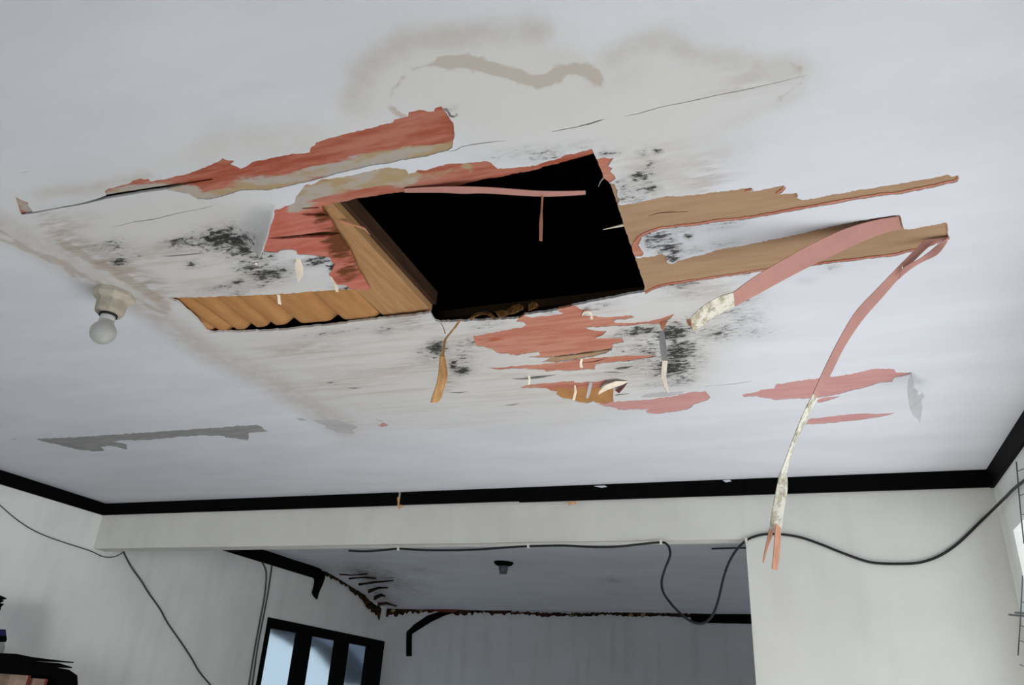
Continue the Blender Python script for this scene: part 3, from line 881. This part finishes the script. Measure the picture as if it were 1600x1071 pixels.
def sliver(pts, w, mat, label, cat='paint sliver', name='paint_sliver', plane=None, group=None, tw=.0015):
    """narrow shred hanging straight down from the ceiling at its first point"""
    a0 = P(*pts[0])
    y0 = a0.y
    C = [lean(q, y0) for q in pts]
    n = max(8, len(pts) * 4)
    Cp = resample(C, n)
    wp = np.interp(np.linspace(0, 1, n), np.linspace(0, 1, len(w)), w)
    dpm = np.linalg.norm(np.array(a0) - np.array([0, 0, CZ])) / F
    Lp = Cp.copy(); Rp = Cp.copy()
    Lp[:, 0] -= wp * dpm * .5; Rp[:, 0] += wp * dpm * .5
    Rp[:, 1] += wp * dpm * .9
    Lp[:, 2] = np.minimum(Lp[:, 2], H + .002 - sag(Lp[:, 0], Lp[:, 1])); Rp[:, 2] = np.minimum(Rp[:, 2], H + .002 - sag(Rp[:, 0], Rp[:, 1]))
    o = MB().ribbon(Lp, Rp, tw).build(name, mat)
    return tag(o, label, cat, group)


GS = 'torn slivers hanging from the ceiling'
sliver([(465, 399), (465, 412), (466, 425), (466, 441)], [3, 9, 8, .8], M_CREAM, 'broad pointed cream sliver hanging left of the timber board', group=GS)
sliver([(516, 431), (519, 438), (524, 446), (526, 456)], [2, 4, 4, 3], M_CREAM, 'curved cream sliver hanging at the end of the black mould beside the board', group=GS)
sliver([(434, 459), (435, 466), (436, 475)], [4, 3, 4], M_CREAM, 'short cream sliver hanging over the rippled orange plywood', group=GS)
sliver([(405, 403), (402, 407), (399, 413)], [3, 4, 2], M_CREAM, 'tiny cream sliver at the foot of the curled paint flap', group=GS)
sliver([(909, 560), (907, 567), (908, 574)], [3, 3, 4], M_CREAM, 'tiny cream sliver across the long thin salmon streak', group=GS)
sliver([(923, 597), (921, 606), (917, 622)], [4, 4, 3], M_LGREY, 'grey sliver hanging across the small tan patch', group=GS)
sliver([(898, 602), (899, 612), (896, 625)], [2, 3, 3], M_CREAM, 'thin curved cream sliver hanging over the tan patch', group=GS)
sliver([(826, 586), (827, 594), (826, 601)], [3, 3, 2], M_CREAM, 'tiny cream sliver under the narrow black slit', group=GS)
sliver([(1209, 591), (1212, 590)], [2, 2], M_GREY, 'tiny dark sliver above the long dusty pink patch', group=GS) if False else None
r4 = empty('paint_sliver', P(1034, 505), 'long grey-white sliver hanging in front of the largest mould stain', 'paint sliver', GS)
y4 = P(1036, 502).y
strip('torn_root', [(1033, 500), (1031, 505), (1032, 511)], [(1046, 499), (1041, 506), (1036, 518)], y4, y4, M_TIP, r4, 8)
strip('grey_back', [(1031, 517), (1031, 540), (1035, 564)], [(1037, 517), (1041, 542), (1043, 564)], y4, y4 + .012, M_GREY, r4, 10)
strip('white_face', [(1035, 564), (1033, 588), (1037, 603), (1043, 615)], [(1043, 564), (1041, 588), (1043, 602), (1044.5, 614)], y4, y4 + .014, M_CREAM, r4, 12)

r5 = empty('wood_splinter', P(723, 491), 'tan wood splinter dangling on a thin stem below the hole lip', 'wood splinter')
y5 = P(721, 500).y
strip('stem', [(722.5, 491), (714, 505), (703, 519), (694, 531), (691, 545), (688, 558)], [(724, 492), (717, 506), (706, 520), (697, 532), (695, 546), (694, 558)], y5, y5 + .002, M_SPLINT, r5, 20, .002, 0.0)
strip('blade', [(688, 554), (686, 575), (684, 592), (680, 608), (676, 618), (673, 630)], [(694, 554), (698, 575), (699, 588), (695, 603), (690, 620), (684, 629)], y5, y5 + .024, M_SPLINT, r5, 20, .003, 0.0)
strip('stem', [(688, 505), (692, 512), (695, 522)], [(689, 505), (693.5, 512), (696.5, 522)], y5, y5, M_SPLINT, r5, 8, .001, 0.0)

# curled white shred with maroon underside
r6 = empty('paint_curl', P(980, 598), 'cream curl of paint with a maroon underside beside the small tan patch', 'paint curl')
MB().ribbon([P(982, 596, -.001), P(962, 596, -.012), P(946, 602, -.018), P(936, 612, -.02)], [P(980, 599, -.001), P(962, 605, -.012), P(948, 610, -.018), P(935, 617, -.02)], .001).build('white_face', M_CREAM, r6)
MB().ribbon([P(981, 598, -.002), P(972, 603, -.008), P(961, 610, -.01)], [P(980, 599, -.002), P(975, 606, -.008), P(967, 615, -.01)], .001).build('maroon_back', flat('maroon_wood', (92, 48, 42)), r6)
cu = MB().ribbon([P(909, 492, -.001), P(912, 487, -.008), P(918, 486, -.012), P(925, 489, -.012)], [P(910, 495, -.001), P(914, 490, -.008), P(919, 490, -.012), P(925, 493, -.012)], .001).build('paint_curl', M_CREAM)
tag(cu, 'small cream curl of paint on the large salmon patch', 'paint curl')
sliver([(924, 491), (924, 499)], [3, 3], M_CREAM, 'tiny cream sliver under the small curl on the salmon patch', group=GS)

# hanging grey paint flake near the right wall
y6 = P(1424, 583).y
FL = [(1424, 582), (1428, 598), (1428, 607), (1434, 610), (1435, 618), (1442, 611), (1446, 616), (1440, 624), (1442, 636), (1438, 660), (1434, 654), (1426, 650), (1420, 636), (1417, 614), (1418, 596), (1422, 590)]
fk = MB().prism([lean(q, y6) + Vector((0, .0012 * (q[0] - 1430), 0)) for q in FL], (0, .0015, 0)).build('paint_flake', M_LGREY)
tag(fk, 'grey flake of paint hanging at the end of the long dusty pink patch', 'paint flake')

# splinters sticking into the hole
def spl(pts, w, mat, label):
    return tag(MB().tube(pts, w, 5).build('wood_splinter', mat), label, 'wood splinter')


spl([P(974, 352, .004), P(942, 359, .0)], [.0035, .0008], M_CREAM, 'pale splinter poking into the hole from its edge beside the upper brown strip')
spl([P(532, 346, .008), P(555, 352, .006), P(570, 358, .004), P(578, 367, .0)], [.003, .003, .002, .0007], M_TIP, 'lower of two orange splinters poking into the hole from the timber board')
spl([P(538, 348, .008), P(560, 353, .004), P(571, 357, .0)], [.003, .002, .0007], M_TIP, 'upper of two orange splinters poking into the hole from the timber board')
spl([P(944, 277, .004), P(938, 284, .01), P(935, 292, .015)], [.002, .0015, .0007], M_GREY, 'thin grey splinter poking into the hole below its pink corner')

# ------------------------------------------------------------------ walls, beam, trims
def struct(mb, name, mat):
    o = mb.build(name, mat); tag(o, kind='structure'); return o


struct(MB().box((LW - .3, RY - .1, -.1), (RW + .1, FY + .1, 0)), 'floor', M_FLOOR)
# left wall with a window opening in the back room
WY0, WY1 = 5.31, 7.195
WZ1, WZ0 = CZ + .565, CZ - .6
wl = MB()
wl.box((LW - .12, RY, 0), (LW, WY0, H + .06)).box((LW - .12, WY0, WZ1), (LW, FY + .1, H + .06)).box((LW - .12, WY0, 0), (LW, FY + .1, WZ0)).box((LW - .12, WY1, WZ0), (LW, FY + .1, WZ1))
struct(wl, 'wall_left', M_WALL)
# right wall: opening to the side alley
OY0, OY1 = 0.95, 3.38
LZ = CZ + .72
wr = MB()
wr.box((RW, RY, 0), (RW + .12, OY0, H)).box((RW, OY0, LZ), (RW + .12, OY1, H)).box((RW, OY0, 0), (RW + .12, OY1, .45)).box((RW, OY1, LZ), (RW + .12, BK, H))
wr.box((RW, OY1, 0), (RW + .12, BK, LZ))
struct(wr, 'wall_right', M_WALL)
# back wall: pier right of the passage, beam above it
PX0 = hit(1165, 845, 1, BK).x
struct(MB().box((PX0, BK, 0), (RW + 3.5, BK + BT, H + .05)), 'wall_back', M_BEAM)
struct(MB().box((LW, BK, BEAMZ), (PX0, BK + BT, H + .05)), 'trim_beam', M_BEAM)
# front: shop opening
wf = MB()
wf.box((LW, RY - .1, 0), (-3.3, RY, H)).box((.5, RY - .1, 0), (RW, RY, H)).box((-3.3, RY - .1, 2.3), (.5, RY, H))
struct(wf, 'wall_front', M_WALL)
# back room
struct(MB().box((LW, FY, 0), (2.0, FY + .1, BH)), 'wall_far', M_BWALL)
struct(MB().box((2.0, BK + BT, 0), (2.1, FY + .1, BH)), 'wall_back_room_right', M_BWALL)

# black cornice boards
tm = 0.014
tb = MB().box((LW, BK - tm, TRZ), (hit(621, 790, 1, BK).x, BK, H - .001))
struct(tb, 'trim_back', M_BLACK)
xa = hit(626, 790, 1, BK).x
xb = hit(812, 790, 1, BK).x
tb2 = MB().box((xa, BK - tm, TRZ + .002), (xb, BK, H - .001)).box((xb, BK - tm, TRZ - .004), (RW, BK, H - .001))
struct(tb2, 'trim_back_2', M_BLACK)
nb = MB().prism([hit(x, y, 1, BK - tm + .004) for x, y in ((620.5, 777), (626, 777), (628, 792), (623, 796), (621.5, 788))], (0, .006, 0)).build('wood_chip', M_SPLINT)
tag(nb, 'bare wood chip in the joint of the black ceiling trim', 'wood chip')
nb = MB().prism([hit(x, y, 1, BK - tm - .004) for x, y in ((886, 785), (900, 784), (901, 788), (894, 787), (888, 790))], (0, .004, 0)).build('wood_chip', M_SPLINT)
tag(nb, 'tiny tan chip on the lower edge of the black ceiling trim', 'wood chip')
struct(MB().box((LW, RY, TRZ), (LW + tm, BK - tm, H - .001)), 'trim_left', M_BLACK)
struct(MB().box((RW - tm, RY, TRZ - .01), (RW, BK - tm, H - .001)), 'trim_right', M_BLACK)
for k, (pl_, lb) in enumerate(([[(928, 760), (944, 759), (949, 761), (940, 762.5)], 'white paint chip over the top edge of the black trim, nearest its wood chip'],
                            [[(1129, 751), (1140, 750), (1143, 752.5), (1134, 754)], 'white paint chip over the top edge of the black trim, left of the dangling strip'],
                            [[(1298, 740.5), (1304, 740), (1303, 743)], 'white paint chip over the top edge of the black trim, right of the dangling strip'])):
    o = MB().prism([hit(*q, 1, BK - tm - .003) for q in pl_], (0, .002, 0)).build('paint_chip', M_CEIL)
    tag(o, lb, 'paint chip', 'paint chips on the black trim')

# back-room ceiling: flat, then drooping toward the far wall
YB = 5.9
ZF = CZ + .862
gx = np.linspace(LW, 2.0, 70); gy = np.linspace(BK + BT, FY, 46)
vs = []
bst, bmo = [], []
for x in gx:
    for y in gy:
        t = max(0, (y - YB) / (FY - YB))
        xl = min(1, max(0, (x - LW) / 2.2))
        drop = (BH - ZF) * t
        vs.append((x, y, BH - drop + .002 * math.sin(x * 9 + y * 13)))
pb = proj(np.array(vs))
vs2 = vs + [(v[0], v[1], v[2] + .01) for v in vs]
ny = len(gy); N_ = len(vs)
fs = []
for i in range(len(gx) - 1):
    for k in range(ny - 1):
        q = i * ny + k
        fs.append((q, q + 1, q + ny + 1, q + ny)); fs.append((N_ + q, N_ + q + ny, N_ + q + ny + 1, N_ + q + 1))
bc = mesh('ceiling_back_room', vs2, fs, M_CEIL)
tag(bc, kind='structure')


def bset(nm, vals):
    at = bc.data.attributes.new(nm, 'FLOAT', 'POINT')
    at.data.foreach_set('value', np.r_[vals, vals].astype(np.float32))


PX = pb
bset('brown', np.clip(np.maximum.reduce([blob(600, 900, 60, 14, 1.0, 25), blob(570, 893, 50, 8, .9, 5), blob(650, 891, 40, 5, .7, 5), blob(955, 906, 20, 4, .5, 0), blob(600, 940, 25, 10, .6)]), 0, 1))
bset('mould', np.maximum.reduce([blob(570, 900, 30, 10, .6, 25), blob(590, 925, 20, 10, .6, 40), blob(960, 907, 14, 3, .5, 0), blob(950, 940, 200, 3, .1, 0)]))
bset('ripple', np.clip(blob(700, 890, 200, 30, .5, 0), 0, 1))

# rotten edge of the back-room ceiling
def torn(name, top, bot, ax, v, mat, seed, parent=None, amp=3.0, th=.01):
    r_ = random.Random(seed)
    n = int(sum(math.dist(top[i], top[i + 1]) for i in range(len(top) - 1)) / 3.0)
    A = resample(top, n); B = resample(bot, n)
    for i in range(n):
        A[i, 1] += r_.uniform(-amp, amp * .3); B[i, 1] += r_.uniform(-amp * .6, amp)
    d = (.006, 0, 0) if ax == 0 else (0, -.006, 0)
    return MB().ribbon([hit(*q, ax, v) + Vector(d) * r_.random() for q in A], [hit(*q, ax, v) + Vector(d) * r_.random() for q in B], th).build(name, mat, parent)


o = torn('rotten_edge', [(508, 896), (532, 905), (556, 920), (578, 940), (595, 952)], [(508, 899), (530, 909), (552, 924), (574, 947), (592, 966)], 0, LW + .012, M_ROT, 3, bc, 3.5)
o['label'] = 'crumbling rotten edge above the window'
for pts_, w_ in (([(530, 896), (550, 898), (575, 897)], 3), ([(545, 902), (565, 901), (588, 904)], 4), ([(560, 912), (585, 909), (615, 907)], 4), ([(575, 922), (592, 917), (606, 918)], 6), ([(584, 932), (596, 928), (602, 931)], 7), ([(590, 942), (604, 941), (620, 947)], 6)):
    T_ = [hit(x, y, 2, BH - (BH - ZF) * max(0, (hit(x, y, 2, BH - .05).y - YB) / (FY - YB)) - .012) for x, y in pts_]
    B_ = [hit(x, y + w_ * (1 - .35 * k), 2, BH - (BH - ZF) * max(0, (hit(x, y, 2, BH - .05).y - YB) / (FY - YB)) - .03) for k, (x, y) in enumerate(pts_)]
    q_ = MB().ribbon(T_, B_, .004).build('torn_shred', M_ROT, bc)
o = torn('rotten_edge', [(597, 946), (620, 949), (640, 951), (660, 953), (680, 951), (720, 952), (780, 953), (800, 957)], [(596, 963), (620, 961), (640, 957), (660, 957), (680, 957), (720, 959), (780, 959), (800, 959)], 1, FY - .012, M_ROT, 4, bc, 4)
o['label'] = 'crumbling rotten edge along the far wall'
o = torn('rotten_edge', [(800, 957), (850, 959), (900, 960), (950, 959), (1005, 957), (1030, 960), (1085, 960)], [(800, 958.5), (850, 963), (900, 963), (950, 960.5), (1000, 964), (1030, 961.5), (1085, 965)], 1, FY - .012, M_ROT, 5, bc, 2)
o['label'] = 'flaking rotten edge along the far wall'
o = MB().prism([hit(x, y, 1, FY - .03) for x, y in ((675, 952), (690, 949), (712, 949), (716, 953), (712, 957), (690, 957), (677, 955))], (0, .01, 0)).build('rotten_edge', flat('dark_red_wood', (96, 42, 34)), bc)
o['label'] = 'dark red bit of wood'
o = MB().prism([hit(x, y, 0, LW + .02) for x, y in ((557, 911), (567, 909), (572, 908), (568, 913), (563, 920), (558, 918))], (.01, 0, 0)).build('rotten_edge', M_BLACK, bc)
o['label'] = 'dark broken lump'

# back-room trims
struct(MB().box((LW, BK + BT, BH - .09), (LW + .016, hit(500, 892, 0, LW).y, BH)), 'trim_back_room_left', M_BLACK)
br_ = MB().prism([hit(x, y, 0, LW + .004) for x, y in ((489, 902), (497, 892), (505, 893), (506, 903), (503, 912), (499, 921), (496, 928), (494, 937), (490, 933), (487, 927), (490, 915), (491, 908))], (.014, 0, 0)).build('broken_trim', M_BLACK)
tag(br_, 'short broken end of black trim hanging down the wall above the window', 'broken trim')
br_ = MB().ribbon([hit(x, y, 1, FY - .015) for x, y in ((635, 1026), (635, 1004), (635.5, 988), (648, 976), (668, 962.5), (690, 955.5), (714, 954))],
                  [hit(x, y, 1, FY - .015) for x, y in ((643, 1026), (643, 1004), (643.5, 991), (655, 984), (673, 972.5), (693, 963), (716, 956))], .012).build('broken_trim', M_BLACK)
tag(br_, 'bent black trim piece hooked down the far wall right of the window', 'broken trim')
q0, q1 = hit(1080, 968, 1, FY), hit(1170, 968, 1, FY)
struct(MB().box((q0.x, FY - .02, CZ + .79), (1.95, FY, ZF + .01)), 'trim_far', M_BLACK)

# ------------------------------------------------------------------ window in the back room
M_FRAME = flat('black_window_paint', (5, 5, 6), .6, .2, spec=.04)
g = NT('hazy_window_glass', .25, .5)
g.b.inputs['Base Color'].default_value = (.62, .76, .86, 1)
g.b.inputs['Transmission Weight'].default_value = 1.0
g.b.inputs['IOR'].default_value = 1.05
wn = MB().box((LW - .03, WY0, WZ1 - .075), (LW + .012, WY1, WZ1)).box((LW - .03, WY0, WZ0), (LW + .012, WY1, WZ0 + .06)).build('window_1', M_FRAME)
tag(wn, kind='structure')
ym = [hit(x, y, 0, LW).y for x, y in ((404, 1030), (413, 1030), (460, 1030), (481, 1030), (522, 1030), (541, 1030), (573, 1030), (596, 1030))]
for a_, b_ in ((WY0, ym[1]), (ym[2], ym[3]), (ym[4], ym[5]), (ym[6], WY1)):
    MB().box((LW - .03, a_, WZ0 + .06), (LW + .01, b_, WZ1 - .075)).build('window_frame_bar', M_FRAME, wn)
for a_, b_ in ((ym[1], ym[2]), (ym[3], ym[4]), (ym[5], ym[6])):
    MB().box((LW - .022, a_, WZ0 + .06), (LW - .018, b_, WZ1 - .075)).build('pane', g.m, wn)
# neighbour's eave seen through the panes
XE_ = LW - 1.0
ev = MB().prism([hit(*q, 0, XE_) for q in ((470, 960), (484, 992), (505, 1003), (520, 1014), (527, 1008), (545, 1012), (560, 1030), (575, 1050), (590, 1075), (640, 1075), (640, 960))], (-.5, 0, 0)).build('neighbour_eave', flat('dark_eave', (20, 24, 34)))
tag(ev, 'dark eave of a neighbouring roof seen through the black-framed window', 'eave')

# ------------------------------------------------------------------ lamps
c0 = P(180, 459)
bh = empty('ceiling_lamp', c0, 'dusty cream ceiling lamp holder with a frosted bulb beside the water-stained seam', 'lamp')
M_HOLD = flat('dusty_cream_holder', (178, 170, 154), .6, .18, (1, 1, 1), 30)
M_BULB = NT('frosted_bulb_glass', .3, .5)
M_BULB.b.inputs['Base Color'].default_value = lin(196, 197, 193)
M_BULB.b.inputs['Transmission Weight'].default_value = .35
M_BULB.b.inputs['Subsurface Weight'].default_value = .3
M_BULB.b.inputs['Subsurface Radius'].default_value = (.02, .02, .02)
cz = c0.z
hb = MB().lathe([(.002, .004), (.054, .004), (.054, -.014), (.050, -.022), (.043, -.026), (.040, -.030), (.038, -.058), (.036, -.064), (.026, -.066)], (c0.x, c0.y, cz), 8).build('lamp_holder', M_HOLD, bh)
MB().lathe([(.024, -.060), (.024, -.072), (.022, -.072)], (c0.x, c0.y, cz), 20).build('socket_ring', flat('dark_socket', (40, 36, 32)), bh)
bx0 = (c0.x, c0.y, cz)
MB().lathe([(.019, -.060), (.0200, -.084), (.0195, -.088)], bx0, 24).build('bulb_neck', flat('white_bulb_cap', (206, 203, 203), .4, .03), bh, True)
pr = [(.0195, -.086), (.021, -.091)]
for k in range(14):
    th = math.radians(52 - (52 + 88) * k / 13)
    pr.append((.0335 * math.cos(th), -.121 + .0335 * math.sin(th)))
MB().lathe(pr, bx0, 32).build('bulb', M_BULB.m, bh, True)

c1 = hit(787, 879, 2, BH)
bl = empty('ceiling_lamp', c1, 'small black bulbless lamp socket on the back-room ceiling', 'lamp')
MB().lathe([(.075, .004), (.075, -.008), (.06, -.022), (.03, -.03)], c1, 20).build('base_plate', M_BLACK, bl, True)
MB().lathe([(.034, -.02), (.036, -.05), (.031, -.052), (.034, -.062), (.028, -.066), (.028, -.085)], c1, 20).build('socket', flat('grey_socket', (96, 98, 102)), bl, True)

# ------------------------------------------------------------------ cables
def cable(name, pts, ax, v, r, mat, label, cat='cable', clips=(), n=5):
    C = catmull([hit(*q, 0, RW - .012) if ax == 1 and hit(*q, ax, v).x > RW - .012 else hit(*q, ax, v) for q in pts], n)
    if ax == 1:
        for q in C: q.x = min(q.x, RW - .012); q.y = min(q.y, BK - .008)
    if not clips:
        o = MB().tube(C, r, 8).build(name, mat, None, True)
        return tag(o, label, cat)
    t = empty(name, C[0], label, cat)
    MB().tube(C, r, 8).build('sheath', mat, t, True)
    mc = flat('white_cable_clip', (210, 208, 202))
    for q in clips:
        p = hit(*q, ax, v)
        MB().box((p.x - .005, p.y - r - .003, p.z - .009), (p.x + .005, p.y + r + .001, p.z + .009)).build('cable_clip', mc, t)
    return t


cable('cable', [(545, 861), (570, 862), (600, 860), (623, 858), (660, 860), (700, 860.5), (750, 859), (790, 856), (826, 854), (880, 853), (920, 855), (960, 855), (1000, 851), (1033, 848), (1043, 852), (1047, 862), (1046, 872), (1039, 890), (1034, 908), (1036, 925), (1047, 942), (1060, 956), (1074, 968), (1088, 974.5), (1100, 974), (1111, 965), (1118, 952), (1124, 932), (1130, 906), (1138, 882), (1150, 861), (1166, 845), (1182, 838), (1200, 835), (1222, 835.5), (1250, 840), (1280, 850), (1310, 862), (1345, 875), (1370, 880.5), (1410, 881.5), (1440, 879), (1470, 868), (1500, 847), (1540, 808), (1575, 774), (1600, 752), (1612, 742)],
      1, BK - .008, .0055, M_CABLE, 'black cable sagging along the beam and looping across the passage to the right wall', 'cable', ((623, 858), (826, 854), (1033, 848), (1166, 845)))
cable('cable', [(193, 863), (205, 886), (220, 907), (233, 928), (250, 952), (262, 974), (285, 1007), (300, 1030), (312, 1051), (335, 1078), (350, 1096)], 0, LW + .008, .0055, M_GCABLE, 'dark cable running down the left wall below the end of the beam')
cable('cable', [(-30, 762), (0, 790), (30, 815), (60, 833), (100, 848), (140, 861), (160, 870), (176, 871), (187, 867), (193, 863)], 0, LW + .006, .0028, M_GCABLE, 'thin wire sagging along the left wall under the black trim')
cable('cable', [(409, 878), (415, 890), (416, 906), (413, 935), (406, 972), (397, 1021), (389, 1070), (386, 1090)], 0, LW + .008, .006, M_GCABLE, 'grey cable running down beside the window, the nearer of two')
cable('cable', [(425, 884), (422, 906), (418, 932), (411, 968), (403, 1010), (395, 1066), (392, 1090)], 0, LW + .008, .006, M_GCABLE, 'grey cable running down beside the window, the one touching its frame')
w_ = MB().tube([hit(1112, 858, 2, BH - .01), hit(1140, 857, 2, BH - .012), hit(1175, 856.5, 2, BH - .01)], .005, 6).build('cable', M_CABLE)
tag(w_, 'short thin black wire under the back-room ceiling by the pier', 'cable')

# ------------------------------------------------------------------ wire grille at the side opening
gm = flat('grey_steel_wire', (70, 74, 84), .4, .1)
XG = RW - .035
gr = empty('wire_grille', hit(1590, 1000, 0, XG), 'grey wire grille standing in the side opening at the right edge', 'grille')
MB().tube(catmull([hit(*q, 0, XG) for q in ((1588, 722), (1592, 770), (1596, 812), (1600, 850))]), .0022, 6).build('upright_wire', gm, gr)
MB().tube(catmull([hit(*q, 0, XG) for q in ((1598, 900), (1595, 960), (1591, 1020), (1588, 1071), (1586, 1100))]), .0022, 6).build('upright_wire', gm, gr)
for a_, b_ in (((1589, 737), (1604, 731)), ((1593, 775), (1606, 770)), ((1595, 805), (1606, 803)), ((1596, 941), (1606, 944)), ((1594, 978), (1606, 982)), ((1592, 1001), (1606, 1006)), ((1589, 1037), (1606, 1044))):
    MB().tube([hit(*a_, 0, XG), hit(*b_, 0, XG)], .0016, 6).build('cross_wire', gm, gr)
for a_, b_ in (((1577, 961), (1606, 964)), ((1587, 958), (1606, 959.5))):
    MB().tube([hit(*a_, 0, XG - .01), hit(*b_, 0, XG - .01)], .004, 6).build('projecting_rod', gm, gr)

# ------------------------------------------------------------------ dark heap by the left wall
M_DARK = flat('black_folder_cover', (5, 5, 5), .8, .3, spec=.04)
M_CUP = flat('dark_brown_cupboard', (28, 20, 16), .5, .2)
XF = LW + .47
cup = empty('cupboard', (LW + .24, 2.7, 0), 'dark brown cupboard standing against the left wall, mostly below view', 'cupboard')
zt = hit(60, 1092, 0, XF).z
y0c, y1c = 2.2, hit(122, 1071, 0, XF).y + .02
MB().box((LW + .01, y0c, 0), (XF, y1c, zt)).build('body', M_CUP, cup)
MB().box((XF, y0c + .1, .2), (XF + .015, y1c - .1, zt - .1)).build('door', M_CUP, cup)
# black folders stacked on a row of small boxes
def slab(px, x1, x0, label):
    o = MB().prism([hit(*q, 0, x1) for q in px], (x0 - x1, 0, 0)).build('black_folder', M_DARK)
    tag(o, label, 'folder', 'black folders in the heap')


slab([(-30, 1023), (25, 1022), (50, 1027), (80, 1031), (116, 1035), (115, 1036.5), (90, 1035.5), (50, 1033), (-30, 1030)], XF, LW + .05, 'thin black folder topmost of the dark heap by the left wall')
slab([(-30, 1030.5), (50, 1033.5), (92, 1036.5), (113, 1043), (112, 1045), (85, 1042.5), (-30, 1040)], XF - .004, LW + .05, 'black folder second from the top of the dark heap by the left wall')
slab([(-30, 1040.5), (85, 1043), (108, 1047), (121, 1056), (122, 1074), (118, 1083), (92, 1083), (88, 1060), (76, 1058), (-30, 1051)], XF - .002, LW + .08, 'thick bent black folder lowest of the dark heap by the left wall')
for a_, b_, tp, lb, cl in ((12, 44, 1055, 'larger beige box with a red edge under the black folders', (150, 128, 112)), (50, 72, 1061, 'smaller beige box with a red edge under the black folders', (140, 116, 98))):
    pa, pb_ = hit(a_, 1070, 0, XF - .03), hit(b_, 1070, 0, XF - .03)
    zt2 = hit((a_ + b_) / 2, tp, 0, XF - .03).z
    e = empty('small_box', ((XF - .09), (pa.y + pb_.y) / 2, zt), lb, 'box', 'small boxes under the folders')
    o = MB().box((XF - .15, pa.y, zt + .001), (XF - .03, pb_.y, zt2)).build('carton', flat('beige_carton', cl, .6, .2, (1, 1, 1), 30), e)
    MB().box((XF - .0305, pb_.y - .012, zt + .001), (XF - .026, pb_.y, zt2)).build('red_edge', flat('red_carton_edge', (110, 40, 36)), e)
# things at the left edge of the photograph, on a taller box out of frame
XL = LW + .35
def edge_thing(name, px, depth, mat, label, cat):
    o = MB().prism([hit(*q, 0, XL) for q in px], (-depth, 0, 0)).build(name, mat)
    return tag(o, label, cat)


edge_thing('jar', [(-14, 1022), (-14, 1004.5), (7, 1004.5), (8, 1011), (7, 1016), (5, 1022)], .06, flat('pale_jar', (150, 150, 142)), 'pale jar at the left edge standing on the black folders', 'jar')
t_ = edge_thing('storage_tin', [(-20, 1004), (-20, 994), (10, 994), (11, 1000), (9, 1004)], .08, M_DARK, 'black tin with a dark blue lid standing on the pale jar at the left edge', 'tin')
o = MB().prism([hit(*q, 0, XL) for q in [(-20, 994), (-20, 984), (9, 984), (10, 994)]], (-.08, 0, 0)).build('lid', flat('dark_blue_lid', (24, 22, 66)), t_)
sp = edge_thing('paper_stack', [(-40, 983), (-40, 930), (-6, 929), (1, 931), (11, 935.5), (9, 937), (4, 938), (7, 940), (0, 943), (7, 944), (2, 949), (1, 954), (-4, 957), (-12, 983)], .1, M_DARK, 'ragged dark paper stack reaching in at the left edge above the black tin', 'papers')
